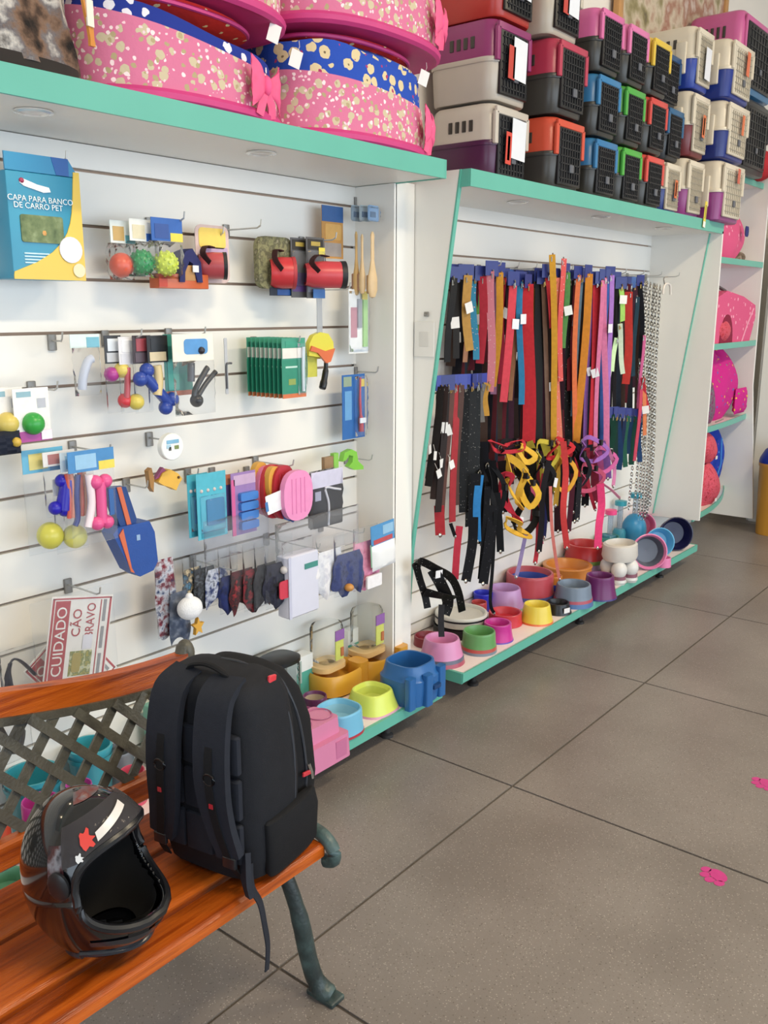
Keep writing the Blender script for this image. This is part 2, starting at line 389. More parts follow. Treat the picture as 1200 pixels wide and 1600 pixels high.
U3 = thing('display_unit', 'narrow white unit with curved teal-edged shelves full of pink pet beds', 'display unit', (0, 0, 0))
MB().box((5.48, D+.012, 1.2), (1.04, .02, 2.2)).obj('back_panel', WHITE, U3)
MB().prismx([(D+.02, .08), (D+.02, 2.3), (1.80, 2.3), (1.79, .95), (1.71, .08)], 6.0, 6.02).obj('side_panel', WHITE, U3)
def curved_shelf(z, y0, y1, nm='shelf'):
    pts = [(4.965, D), (4.965, y0)]+[(4.965+(6.0-4.965)*(i/10), y0+(y1-y0)*(i/10)**2.2) for i in range(1, 11)]+[(6.0, D)]
    pts = pts[::-1]
    s = MB().prismz([(x, y) for x, y in pts], z-.012, z+.012).obj(nm, WHITE, U3)
    e = [(x, y-.004, z) for x, y in pts[1:-1]]
    MB().ribbon(e, .034, .006, (0, 0, 1)).obj('edge_strip', TEAL, s)
for z, a, b in ((2.17, 1.84, 1.84), (1.70, 1.80, 1.80), (1.222, 1.77, 1.80), (.752, 1.77, 1.82), (.262, 1.75, 1.92)): curved_shelf(z, a, b)
U4 = thing('display_unit', 'pale shelving unit standing far off behind the yellow bin', 'display unit', (6.9, 1.55, 0))
MB().box((0, .28, 1.05), (1.2, .02, 2.1)).obj('back_panel', pm('#d5d3cf', .5), U4)
MB().prismx([(.27, 0), (.27, 2.1), (.02, 2.1), (-.25, .3), (-.25, 0)], -.62, -.6).obj('side_panel', WHITE, U4)
MB().prismx([(.27, 0), (.27, 2.1), (.02, 2.1), (-.25, .3), (-.25, 0)], .6, .62).obj('side_panel', WHITE, U4)
for z in (.3, .8, 1.25, 1.7): MB().box((0, .07, z), (1.2, .4, .025)).obj('shelf', pm('#c9c6c0', .5), U4)
# framed picture high on the wall
P1 = thing('framed_picture', 'large framed animal photograph high on the wall above the carriers', 'picture', (5.05, D, 2.58))
MB().box((0, .0, .38), (1.36, .02, .72)).obj('print', patches('animal_photo', ['#4b4138', '#8d8157', '#c9b9a0', '#a0705a', '#d8cdc0'], 5.5, .5, .0), P1)
for nm, c, d in (('frame', (0, -.006, .01), (1.46, .034, .05)), ('frame', (0, -.006, .755), (1.46, .034, .05)), ('frame', (-.705, -.006, .38), (.05, .034, .8)), ('frame', (.705, -.006, .38), (.05, .034, .8))):
    MB().box(c, d, bev=.006).obj(nm, pm('#c08a4a', .4, 0, .2, 15), P1)
# ---------------------------------------------------------------- bench
WOOD = patches('orange_wood', ['#783008', '#a54a10', '#bf5e1a', '#943e0c'], 9, .3, .25, stretch=(.35, 6, 6))
IRON = patches('cast_iron', ['#3c3a33', '#57554b', '#4a4840'], 14, .45, .3)
PATINA = patches('painted_iron', ['#1f2526', '#2f3d3d', '#4a605f', '#262a2b'], 10, .42, .3)
BN = thing('garden_bench', 'orange wooden garden bench with dark cast-iron lattice back', 'bench', (.38, 1.25, 0))
BX, BY = .38, 1.25
def bl(x, y, z): return (x-BX, y-BY, z)
def slat_(y0, y1, z0, z1, x1, name='seat_slat'):
    MB().box(((-.37+x1)/2-BX, (y0+y1)/2-BY, (z0+z1)/2), (x1+.37, y1-y0, z1-z0), bev=.009).obj(name, WOOD, BN)
slat_(1.048, 1.114, .398, .428, 1.125); slat_(1.124, 1.262, .404, .434, 1.12); slat_(1.276, 1.40, .402, .432, 1.12)
def railz(x):
    d = min(.80, abs(x-.38)); return .695+.105*(.5+.5*math.cos(PI*d/.80))**1.15
pts = [(-.40+1.56*i/32) for i in range(33)]
rail = []
for k, off in enumerate((-.001, -.052)):
    for x in pts: rail.append((x, railz(x)+off))
n = len(pts); outline = [(x-BX, z) for x, z in rail[n:]]+[(x-BX, z) for x, z in rail[:n][::-1]]
MB().prism(outline, 1.485-BY, 1.515-BY).obj('top_rail', WOOD, BN)
slat_(1.425, 1.455, .438, .492, 1.12, 'lower_back_rail')
def laty(z): return 1.44+(z-.47)*.21
for s in (1, -1):
    for k in range(-12, 26):
        x0 = -.30+.0745*k
        path = []
        for i in range(90):
            z = .485+i*.004; x = x0+s*(z-.485)*.92
            if x < -.33 or x > 1.10: continue
            if z > railz(x)-.055: break
            path.append((x-BX, laty(z)-BY+(.004 if s > 0 else -.004), z))
        if len(path) >= 2:
            MB().ribbon([path[0], path[-1]], .019, .007, (1, 0, 0)).obj('lattice_bar', IRON, BN)
MB().ribbon([(-.36+1.48*i/32-BX, laty(.68)-BY, railz(-.36+1.48*i/32)-.058) for i in range(33)], .016, .010, (0, 0, 1)).obj('back_frame', IRON, BN)
MB().lathe([(.062, -.004), (.066, 0), (.05, .008), (.03, .006), (.0001, .01)], 24).move(Matrix.Translation((0, laty(.62)-BY-.006, .62)) @ Matrix.Rotation(PI/2, 4, 'X')).obj('medallion', IRON, BN)
def smooth(P, n=4):
    P = [Vector(p) for p in P]; o = []
    for i in range(len(P)-1):
        p0, p1, p2, p3 = P[max(0, i-1)], P[i], P[i+1], P[min(len(P)-1, i+2)]
        for k in range(n):
            t = k/n
            o.append(.5*((2*p1)+(p2-p0)*t+(2*p0-5*p1+4*p2-p3)*t*t+(3*p1-p0-3*p2+p3)*t**3))
    o.append(P[-1]); return o
for side, nm in ((1, 'right'), (-1, 'left')):
    X = lambda x: (.38+side*(x-.38))-BX
    fr = [(X(1.12), 1.40-BY, .40), (X(1.125), 1.22-BY, .372), (X(1.135), 1.175-BY, .30), (X(1.15), 1.15-BY, .20), (X(1.165), 1.142-BY, .10), (X(1.18), 1.13-BY, .03), (X(1.19), 1.10-BY, .010)]
    leg = MB().tube(smooth(fr), [.014]*4+[.016]*8+[.019]*8+[.022]*4+[.018], 10).obj('front_leg', PATINA, BN)
    MB().box((X(1.19), 1.118-BY, .006), (.042, .075, .012), bev=.004).obj('shoe', PATINA, leg)
    MB().tube(smooth([(X(1.128), 1.20-BY, .405), (X(1.130), 1.12-BY, .436), (X(1.131), 1.07-BY, .438), (X(1.131), 1.04-BY, .42), (X(1.131), 1.035-BY, .395), (X(1.13), 1.055-BY, .385)]), .014, 10).obj('arm_scroll', PATINA, BN)
    MB().tube(smooth([(X(1.15), 1.56-BY, .004), (X(1.13), 1.46-BY, .22), (X(1.12), 1.41-BY, .40), (X(1.13), 1.45-BY, .52), (X(1.15), 1.495-BY, .66), (X(1.165), 1.505-BY, .705)]), [.017]*21, 10).obj('rear_upright', IRON, BN)
    MB().ell((X(1.168), 1.505-BY, .690), (.020, .022, .030)).obj('finial', IRON, BN)

# ---------------------------------------------------------------- helmet
HM = thing('motorcycle_helmet', 'glossy black full-face motorcycle helmet with raised smoky visor on bench seat', 'helmet', (.690, 1.120, .442), math.radians(24), None, 0, math.radians(-9))
HM.scale = (.74, .74, .95)
HC = Vector((0, 0, .138))
def hp(az, el, k=1.0):
    """point of the shell: az from the front (-y) towards +x, el up, degrees"""
    a, e = math.radians(az), math.radians(el)
    d = Vector((math.sin(a)*math.cos(e), -math.cos(a)*math.cos(e), math.sin(e)))
    front = max(0, math.cos(a)); rx, ry, rz = .122, .150, .142
    if d.z < 0: rz = .150; ry += .022*front*min(1, -d.z*2.5); rx += .004
    t = 1/math.sqrt((d.x/rx)**2+(d.y/ry)**2+(d.z/rz)**2)
    p = d*(t*k); p.z = max(p.z, -.134)
    return HC+p
def in_open(az, el): return (abs(az)/70)**3.2+(abs(el-3)/30)**2.6 < 1
shell = MB(); NU, NV = 160, 88
vs = [hp(-180+360*i/NU, -78+168*j/NV) for j in range(NV+1) for i in range(NU)]
fs = []
for j in range(NV):
    for i in range(NU):
        if not in_open(-180+360*(i+.5)/NU, -78+168*(j+.5)/NV): fs.append((j*NU+i, j*NU+(i+1) % NU, (j+1)*NU+(i+1) % NU, (j+1)*NU+i))
shell.add(vs, fs)
BLK = pm('#0b0c10', .12, 0, .25, 6, 0, 200, .6)
so = shell.obj('shell', BLK, HM, sharp=60)
md = so.modifiers.new('thickness', 'SOLIDIFY'); md.thickness = .012; md.offset = -1
edge = []
for k in range(64):
    g = 2*PI*k/64; ca, sa = math.cos(g), math.sin(g)
    edge.append(hp(70*math.copysign(abs(ca)**(2/3.2), ca), 3+30*math.copysign(abs(sa)**(2/2.6), sa), 1.0))
MB().tube(edge, .0085, 8, True).obj('visor_gasket', pm('#15161a', .3), HM)
ln = MB(); lv = [hp(-180+360*i/96, -60+150*j/48, .86) for j in range(49) for i in range(96)]
ln.add(lv, [(j*96+i, j*96+(i+1) % 96, (j+1)*96+(i+1) % 96, (j+1)*96+i) for j in range(48) for i in range(96) if not in_open((-180+360*(i+.5)/96)*.96, (-60+150*(j+.5)/48)*.96)]).obj('liner', pm('#07070a', .9), HM)
MB().grid(lambda u, v: hp(-78+156*u, 31+28*v-6*abs(2*u-1)**2, 1.04), 40, 12).obj('visor', clear('#6f6b6e', .30, .06), HM)
for s in (-1, 1):
    MB().lathe([(.024, 0), (.024, .006), (.016, .010), (.0001, .010)], 20).move(Matrix.Translation(hp(s*84, 14, 1.0)) @ Matrix.Rotation(s*PI/2, 4, 'Y')).obj('visor_pivot', pm('#1b1c20', .3), HM)
MB().grid(lambda u, v: hp(-70+140*u, -34-5*v, 1.02), 30, 4).obj('chin_lip', pm('#23252c', .18), HM)
for a in (-34, -10, 14): MB().grid(lambda u, v, a=a: hp(a+18*u, -30-3.5*v, 1.028), 6, 3).obj('vent', pm('#050507', .7), HM)
MB().tube([hp(-180+360*i/60, -50 if abs(-180+360*i/60) < 95 else -56, 1.01) for i in range(60)], .005, 6, True).obj('lower_trim', pm('#2a2c33', .2), HM)
def sticker(az, el, da, de, col, name='sticker', k=1.062):
    rr = [.7+.3*math.sin(5*g*2*PI/20+1)*math.cos(3*g) for g in range(20)]
    b = MB(); c = hp(az, el, k); b.add([c]+[hp(az+da*rr[g]*math.cos(2*PI*g/20), el+de*rr[g]*math.sin(2*PI*g/20), k) for g in range(20)], [(0, 1+g, 1+(g+1) % 20) for g in range(20)])
    b.obj(name, pl(col), HM)
sticker(-50, 40, 10, 9, '#d8372c'); sticker(-60, 30, 5, 4, '#d6d6d6')
MB().grid(lambda u, v: hp(-40+44*u, 36+6*v+10*u, 1.064), 10, 4).obj('sticker', pl('#d5cfca'), HM)  # pale stripe is the visor's white highlight, painted on as a patch
MB().grid(lambda u, v: hp(-96+18*u, 8+34*v, 1.008), 6, 8).obj('side_graphic', patches('helmet_graphic', ['#1c1b22', '#4b2a2c', '#7d7d86', '#2a2a33'], 30, .2, 0), HM)
MB().grid(lambda u, v: hp(-60+100*u, 70+14*v, 1.008), 10, 6).obj('crown_graphic', patches('helmet_graphic2', ['#3b3a3f', '#5d585c', '#6e3430', '#77747a'], 25, .25, 0), HM)

# ---------------------------------------------------------------- backpack
BP = thing('backpack', 'black backpack with padded shoulder straps and red zip pulls on bench end', 'backpack', (.988, 1.160, .4345), math.radians(10))
BPS = (.89, .80, .85)
NYL = pm('#14161d', .7, 0, .25, 40, .5, 900, 0, .3); NYL2 = pm('#1e222d', .75, 0, .2, 60, .5, 900, 0, .3); NYL3 = pm('#0d0e13', .75, 0, .2, 40, .5, 900, 0, .3)
def loft(secs, ex=4.0, seg=36):
    b = MB(); prof = []
    vs = []
    for z, cx, hx, hy, cy in secs:
        for i in range(seg):
            a = 2*PI*i/seg; ca, sa = math.cos(a), math.sin(a); q = (abs(ca)**ex+abs(sa)**ex)**(-1/ex)
            vs.append((cx+hx*q*ca, cy+hy*q*sa, z))
    fs = [(k*seg+i, k*seg+(i+1) % seg, (k+1)*seg+(i+1) % seg, (k+1)*seg+i) for k in range(len(secs)-1) for i in range(seg)]
    fs += [tuple(range(seg-1, -1, -1)), tuple(range((len(secs)-1)*seg, len(secs)*seg))]
    return b.add(vs, fs)
loft([(0, 0, .070, .120, 0), (.012, 0, .088, .134, 0), (.06, 0, .096, .142, 0), (.2, .0, .098, .146, 0), (.32, -.004, .092, .140, 0), (.385, -.008, .086, .134, 0), (.422, -.014, .076, .124, 0), (.438, -.018, .058, .105, 0), (.444, -.02, .03, .07, 0)]).obj('main_body', NYL, BP)
loft([(.012, .10, .045, .105, 0), (.03, .11, .066, .120, 0), (.15, .118, .072, .126, 0), (.28, .108, .070, .122, 0), (.36, .086, .062, .112, 0), (.41, .062, .05, .095, 0), (.435, .045, .03, .07, 0), (.44, .04, .015, .04, 0)], 3.0).obj('front_compartment', NYL3, BP)
arch = smooth([(.045, -.13, .05), (.052, -.139, .15), (.05, -.139, .27), (.04, -.128, .36), (.03, -.10, .415), (.022, -.03, .441), (.02, .03, .441)], 4)
MB().tube(arch, .0035, 6).obj('zip_line', pm('#2b2f38', .5), BP)
MB().tube(smooth([(.10, -.118, .06), (.112, -.127, .16), (.10, -.122, .28), (.08, -.11, .36), (.06, -.085, .415), (.05, -.02, .437)], 4), .0035, 6).obj('zip_line', pm('#2b2f38', .5), BP)
for y in (-.083, 0, .083):
    for z0, z1 in ((.06, .15), (.16, .25), (.26, .345)):
        MB().box((-.096, y*.95, (z0+z1)/2), (.016, .075, z1-z0), bev=.007).obj('back_pad', NYL2, BP)
for s in (-1, 1):
    y = .062*s
    sp = smooth([(-.05, y*.9, .440), (-.100, y, .415), (-.122, y*1.05, .335), (-.128, y*1.1, .24), (-.122, y*1.25, .16), (-.112, y*1.55, .085)], 5)
    sw = [.080+.006*math.sin(i/25*PI) - (.018*max(0, i-14)/11) for i in range(len(sp))]
    st = MB().ribbon(sp, sw, .016, (0, 1, 0)).obj('shoulder_strap', NYL2, BP)
    MB().ribbon(smooth([(-.088, y, .412), (-.129, y*1.05, .33), (-.138, y*1.1, .24), (-.130, y*1.28, .15), (-.116, y*1.6, .07), (-.09, y*1.75, .02)], 4), .02, .003, (0, 1, 0)).obj('webbing', NYL3, st)
    MB().tube([(-.137, y*1.1+.014*math.cos(g*PI/6), .262+.012*math.sin(g*PI/6)) for g in range(12)], .0028, 6, True).obj('ring', pm('#0a0a0c', .3), st)
    MB().box((-.118, y*1.58, .076), (.010, .036, .026), bev=.004).obj('buckle', pl('#1b1d22'), st)
    MB().box((-.138, y*1.16, .205), (.003, .010, .010)).obj('bar_tack', pl('#b51f2d'), st)
    MB().box((-.122, y*1.45, .107), (.003, .010, .010)).obj('bar_tack', pl('#b51f2d'), st)
MB().tube(smooth([(-.05, -.055, .425), (-.056, -.045, .452), (-.056, 0, .463), (-.056, .045, .452), (-.05, .055, .425)], 4), .009, 8, flat=.6).obj('carry_handle', NYL3, BP)
MB().box((.008, -.118, .418), (.024, .008, .036), ry=.2, bev=.003).obj('zip_pull', pl('#cf2433'), BP)
zp = MB().box((.105, -.134, .17), (.032, .006, .010), ry=.2, bev=.002).obj('zip_pull', pl('#c32434'), BP)
MB().tube([(.112, -.134, .19), (.12, -.136, .165), (.122, -.136, .15)], .004, 6).obj('slider', pm('#c9ccd1', .25, 1.0), zp)
loft([(.006, .035, .075, .012, -.139), (.02, .035, .085, .018, -.141), (.10, .035, .088, .020, -.143), (.135, .03, .085, .014, -.143), (.14, .03, .08, .008, -.142)], 3).obj('side_pocket', NYL3, BP)
MB().ribbon(smooth([(-.085, -.125, .06), (-.10, -.14, .02), (-.105, -.165, -.005), (-.108, -.178, -.05), (-.105, -.182, -.10), (-.118, -.188, -.145)], 5), .018, .0025, (1, .25, 0)).obj('strap_tail', NYL2, BP)
MB().ribbon(smooth([(-.09, -.115, .085), (-.108, -.132, .04), (-.112, -.145, .008)], 5), .034, .012, (.5, .9, 0)).obj('hip_pad', NYL2, BP)

BP.scale = BPS
# ---------------------------------------------------------------- hanging goods on the first slat wall
WIRE = pm('#c2c2c0', .3, .5, .1); BRK = pm('#8d8b88', .4, .5, .1); BAG = clear('#fafbfc', .05, .1); BAG2 = clear('#fafbfc', .03, .12)
BLISTER = clear('#fafcff', .05, .05)
def hook(px, py, label, reach=.14, up=True, X=None):
    p = at(px, py, D)
    t = thing('display_hook', label, 'hook', (p.x, D, p.z), 0, 'wire hooks on the slat walls')
    MB().box((0, -.004, 0), (.022, .008, .040), bev=.002).obj('bracket', BRK, t)
    MB().tube([(0, -.006, .004), (0, -reach*.9, .004), (0, -reach, .010), (0, -reach-.004, .026)], .0025, 6).obj('wire', WIRE, t)
    return t
class Hang:
    """a thing hanging on the wall: local x across, z up from its bottom edge, y = 0 its front"""
    def __init__(s, name, label, cat, box, Y, group=None, tilt=0):
        s.x, z0, s.w, s.h = rc(*box, Y); s.o = thing(name, label, cat, (s.x, Y, z0), 0, group, tilt)
    def P(s, u, v): return ((u-.5)*s.w, v*s.h)
    def card(s, name, u0, v0, u1, v1, col, y=0, t=.002, parent=None, mt=None, r=0):
        x0, z0 = s.P(u0, v0); x1, z1 = s.P(u1, v1)
        b = MB()
        if r: b.prism(rrect(x1-x0, z1-z0, r, 4, (x0+x1)/2, (z0+z1)/2), y, y+t)
        else: b.box(((x0+x1)/2, y+t/2, (z0+z1)/2), (x1-x0, t, z1-z0))
        return b.obj(name, mt or pr(col), parent or s.o)
    def bag(s, u0, v0, u1, v1, t=.018, y=0, name='plastic_bag', mt=None):
        x0, z0 = s.P(u0, v0); x1, z1 = s.P(u1, v1)
        return MB().pillow(((x0+x1)/2, y, (z0+z1)/2), x1-x0, z1-z0, t).obj(name, mt or BAG, s.o)
    def ball(s, name, u, v, r, col, y=0, spiky=0, mt=None, sx=1, sz=1):
        x, z = s.P(u, v); b = MB().ell((x, y, z), (r*sx, r, r*sz), 18, 12)
        o = b.obj(name, mt or pl(col), s.o)
        if spiky:
            q = MB()
            for k in range(60):
                e = math.acos(1-2*(k+.5)/60); a = k*2.39996; d = Vector((math.sin(e)*math.cos(a), math.sin(e)*math.sin(a), math.cos(e)))
                c = Vector((x, y, z))+d*r; q.ell(c, (r*.13,)*3, 6, 4)
            q.obj('studs', mt or pl(col), o)['kind'] = 'stuff'
        return o
    def tube(s, name, pts, r, col, y=0, mt=None, flat=1, parent=None):
        P = smooth([(s.P(u, v)[0], y, s.P(u, v)[1]) for u, v in pts], 4)
        rr = r if not isinstance(r, list) else [r[min(len(r)-1, int(i/4))] for i in range(len(P))]
        return MB().tube(P, rr, 10, flat=flat).obj(name, mt or pl(col), parent or s.o)
    def bone(s, name, u0, v0, u1, v1, r, col, y=0):
        a, b_ = s.P(u0, v0), s.P(u1, v1); A = Vector((a[0], y, a[1])); B_ = Vector((b_[0], y, b_[1])); dr = (B_-A).normalized(); nn = Vector((-dr.z, 0, dr.x))
        m_ = MB().tube([A, B_], r*.62, 12)
        for c in (A, B_):
            for k in (-1, 1): m_.ell(c+nn*(r*.62*k), (r*.8,)*3, 12, 8)
        return m_.obj(name, pl(col), s.o)

# --- boxed car-seat covers at the left edge
def seat_cover(box, Y, label):
    h = Hang('seat_cover_pack', label, 'package', box, Y, 'boxed car seat covers')
    W_, H_ = h.w, h.h
    MB().box((0, .04, H_*.43), (W_, .08, H_*.86), bev=.004).obj('box', pl('#1f8fb4'), h.o)
    MB().prism([(-.50*W_, H_*.86), (.5*W_, H_*.86), (.36*W_, H_), (-.5*W_, H_)], .0, .004).obj('hang_flap', pl('#1f86b8'), h.o)
    MB().prism([(.36*W_, H_*.86), (.36*W_, H_), (.12*W_, H_), (.18*W_, H_*.86)], -.001, .004).obj('flap_corner', pl('#1258a6'), h.o)
    cv = [(.5*W_, H_*.90), (.42*W_, H_*.90)]+[(W_*(.42-.06*math.sin(t*2.2)-.86*t**4.5), H_*(.90-.84*t)) for t in [i/10 for i in range(11)]]+[(-.5*W_, .03*H_), (-.5*W_, 0), (.5*W_, 0)]
    MB().prism(cv[::-1], -.0025, .0).obj('yellow_panel', pl('#e6c02b'), h.o)
    h.card('photo_print', .14, .30, .72, .52, '', -.003, .003, mt=patches('lawn_dogs', ['#3f5230', '#5d7048', '#6e7f55', '#8a9a72'], 42, .5, 0), r=.006)
    for u, v, r in ((.45, .38, .020), (.30, .335, .014), (.46, .43, .012)): h.ball('dog_print', u, v, r, '#cf9440', .016)
    MB().prism(arc(0, 0, .030, 0, 360, 20)[:-1], -.0055, -.003).move(Matrix.Translation((.30*W_, 0, .255*H_))).obj('seal', pl('#dcdcea'), h.o)
    MB().prism(arc(0, 0, .016, 0, 360, 16)[:-1], -.0055, -.003).move(Matrix.Translation((.40*W_, 0, .085*H_))).obj('seal', pl('#e2d9b0'), h.o)
    MB().prism([(x*W_, z*H_) for x, z in ((-.33, .77), (-.28, .80), (-.10, .765), (.06, .75), (.08, .715), (-.02, .705), (-.28, .745))], -.003, .0).obj('logo', pl('#f4f4f4'), h.o)
    h.ball('logo_dot', .20, .785, .006, '#a8325a', -.001)
    wt = pl('#e8f2f6')
    text(h.o, 'CAPA PARA BANCO', W_*.098, wt, face_m(-.06*W_, -.002, H_*.645)); text(h.o, 'DE CARRO PET', W_*.098, wt, face_m(-.10*W_, -.002, H_*.59))
    for k, w_ in enumerate((.34, .30, .32, .26)): h.card('small_print', .16, .205-.025*k, .16+w_, .216-.025*k, '#bfe0ea', -.002, .002)
    return h
seat_cover((14, 244, 127, 437), 1.96, 'teal and yellow boxed car seat cover reading CAPA PARA BANCO')
hook(60, 262, 'wire hook holding the boxed car seat covers', .12)

# --- ball packs
def ball_pack(box, Y, label, col, hdr, spiky=0, v=.25, rr=.031):
    h = Hang('ball_toy_pack', label, 'pet toy', box, Y, 'bagged toy balls')
    h.card('header_card', 0, .62, 1, 1, hdr[0]); h.card('card_stripe', .1, .66, .55, .9, hdr[1], -.001, .001); h.card('card_corner', .6, .62, 1, .76, hdr[2], -.001, .001)
    h.ball('ball', .5, v, rr, col, .012, spiky); h.bag(.0, 0, 1, .62, .062, .012)
ball_pack((174, 345, 212, 437), 1.985, 'orange toy ball in clear bag, leftmost of the three balls', '#ef5a35', ('#dfe6e2', '#c9a35b', '#63a9b8'))
ball_pack((204, 343, 246, 432), 1.965, 'green studded toy ball in clear bag under white card', '#169b54', ('#e9ebe6', '#e0d6b4', '#2a62b4'), 1)
ball_pack((238, 341, 286, 435), 1.945, 'lime yellow studded toy ball in bag under blue card', '#cfe022', ('#1f5fb5', '#274f9c', '#e7d32c'), 1)
hook(232, 352, 'wire hook holding the bagged toy balls', .15)
# --- fabric muzzles and visor caps
def muzzle(box, Y, label, col, rim, name='fabric_muzzle', ang=-35, L=1.0):
    h = Hang(name, label, 'muzzle', box, Y, 'red fabric muzzles')
    r = h.h*.36; ln = h.w*.27*L
    M = Matrix.Translation((0, .01, h.h*.5)) @ Matrix.Rotation(math.radians(ang), 4, 'Z') @ Matrix.Rotation(PI/2, 4, 'Y')
    MB().lathe([(r*.80, -ln), (r*.97, -ln*.6), (r*1.02, 0), (r*1.0, ln*.85), (r*.94, ln*.85), (r*.94, 0), (r*.72, -ln*.9)], 26, caps=False).move(M).obj('body', pm(col, .35, 0, .12, 25), h.o)
    MB().lathe([(r*.90, ln*.74), (r*1.03, ln*.74), (r*1.05, ln*1.0), (r*.90, ln*1.0), (r*.90, ln*.74)], 26, caps=False).move(M).obj('rim', pm(rim, .5), h.o)
    MB().lathe([(.0001, -ln*.8), (r*.72, -ln*.8)], 20, caps=False).move(M).obj('lining', fab('#3a2a28'), h.o)
    MB().ribbon(smooth([(-h.w*.3, -.02-r*.3, h.h*.55), (-h.w*.34, -.01, h.h*.8), (-h.w*.1, .02, h.h*1.02), (h.w*.1, .02, h.h*1.0)], 4), .018, .003, (0, 1, 0)).obj('strap', fab('#3a2024'), h.o)
muzzle((304, 386, 366, 444), 1.96, 'dull red fabric muzzle with black rim beside the yellow ball', '#b5444c', '#1d1d22')
muzzle((470, 400, 551, 458), 1.92, 'bright red fabric muzzle with black open rim below the grey cards', '#d03a45', '#201f24')
muzzle((418, 392, 470, 460), 1.965, 'red fabric muzzle in the middle of the row, no rim showing', '#cc2b34', '#b5303a')
h = Hang('cap_pack', 'pink and yellow printed card behind the dull red muzzle', 'package', (306, 352, 358, 442), 1.99)
h.card('backing_card', 0, 0, 1, 1, '#cdb3b0', r=.02); h.card('print', .1, .6, .9, .95, '#e3c64c', -.001, .001, r=.012); h.card('print_band', .2, .5, .95, .62, '#b69cc0', -.001, .001); h.card('barcode', .2, .3, .6, .45, '#efe9e6', -.001, .001)
h = Hang('fabric_muzzle', 'navy and tan fabric muzzle hanging over the orange box', 'muzzle', (280, 388, 316, 441), 1.955)
P = [h.P(u, v) for u, v in ((0, 0), (.04, .5), (.3, .9), (.6, 1), (.95, .6), (1, 0), (.78, 0), (.6, .55), (.45, .62), (.25, .3), (.22, 0))]
MB().prism(P, 0, .05).obj('body', fab('#34386a'), h.o); h.card('inset', .28, .05, .72, .5, '#b88442', .004, .03); h.card('tag', .55, .3, .8, .5, '#e8e8ea', -.004, .003)
h = Hang('flat_box', 'thin orange cardboard box hanging under the toy balls', 'package', (248, 428, 326, 451), 1.96)
MB().box((0, .02, h.h/2), (h.w, .04, h.h), bev=.002).obj('box', pl('#cb5a20'), h.o); h.card('side_label', .0, .1, .16, .95, '#c2391f', -.002, .002)
h = Hang('visor_cap_pack', 'olive camouflage cap on card behind the red muzzles', 'package', (404, 370, 458, 462), 1.995)
h.card('cap', 0, .12, 1, 1, '', mt=patches('camo', ['#6d7150', '#8d8a66', '#5c5a44', '#9a9478'], 55, .9, .3), t=.02, r=.03); h.card('card_base', .3, 0, 1, .14, '#1f2a3c', -.002, .004); h.card('blue_print', .5, .01, .9, .11, '#2c5fa8', -.003, .002)
for k, (bx, lab, c2) in enumerate((((455, 372, 482, 465), 'narrow dark grey carded pack left of the yellow sticker', '#5b3d7a'), ((479, 371, 507, 466), 'dark grey carded pack with small yellow price sticker', '#777a84'))):
    h = Hang('carded_pack', lab, 'package', bx, 1.985-.02*k); h.card('card', 0, 0, 1, 1, '#5b5a5c'); h.card('header_print', .08, .8, .92, .97, '#2c2620', -.001, .001); h.card('header_mark', .25, .86, .75, .93, '#b39a3a', -.002, .001); h.card('body_print', .05, .1, .95, .42, c2, -.001, .001); h.bag(.03, .2, .97, .78, .03, -.004, 'blister', BLISTER)
    if k: h.card('price_sticker', .66, .70, 1.0, .84, '#e6d22c', -.003, .001)
hook(352, 362, 'wire hook holding the muzzles', .15); hook(470, 380, 'wire hook holding the grey carded packs', .15); hook(312, 372, 'wire hook holding the dull red muzzle', .10)
h = Hang('blue_card_pack', 'blue and golden card hanging high near the wooden brushes', 'package', (503, 322, 536, 404), 2.03)
h.card('card', 0, 0, 1, 1, '#c98f3e'); h.card('header', 0, .70, 1, 1, '#33619e', -.001, .001); h.card('gold_photo', .15, .36, .9, .66, '#dda850', -.001, .001, r=.006); h.card('lower_print', .1, .04, .9, .3, '#a79a92', -.001, .001)
# --- wooden brushes hanging on the side panel
def wood_brush(px, ptop, pbot, Y, label, face, tone='#d9b988'):
    a, b = at(px, ptop, Y), at(px, pbot, Y); L_ = a.z-b.z
    t = thing('wooden_brush', label, 'brush', (b.x, Y, b.z), 0, 'wooden bath brushes')
    bw = .022 if face else .012
    MB().lathe([(.001, 0), (.6, .02), (1, .12), (1, .30), (.62, .45), (.38, .58), (.36, .85), (.42, .95), (.2, 1.0)], 16, (0, 0, 0), sx=bw, sy=.011).move(Matrix.Diagonal((1, 1, L_, 1))).obj('handle', pm(tone, .4, 0, .12, 30), t)
    MB().box((0, .011, L_*.21), (bw*1.3, .010, L_*.28), bev=.003).obj('bristles', fab('#b98d75' if not face else '#caa57a'), t)
wood_brush(557, 362, 462, 1.99, 'pale wooden brush edge-on, leftmost of the three brushes', False, '#cfa968'); wood_brush(566, 366, 460, 1.965, 'slim pale wooden brush between the other two brushes', False); wood_brush(582, 362, 466, 1.94, 'pale wooden brush with broad oval head showing, nearest the aisle', True)
for k, (p0, c) in enumerate(((549, '#9db0bd'), (562, '#b6c4c8'), (575, '#7fa3c8'))):
    h = Hang('brush_label_pack', ('grey-blue', 'pale silver', 'sky blue')[k]+' round blister pack above the wooden brushes', 'package', (p0, 321, p0+17, 346), 1.995-.025*k)
    h.card('card', 0, 0, 1, 1, c, r=.008); h.bag(.0, 0, 1, .9, .02, -.004, 'blister', BLISTER); h.card('print', .2, .25, .7, .6, '#54718f', -.001, .001)
hook(556, 318, 'wire hook holding the wooden brushes', .16)
h = Hang('long_blister_pack', 'long white blister pack with pink and green strips beside the side panel', 'package', (545, 452, 575, 552), 1.99)
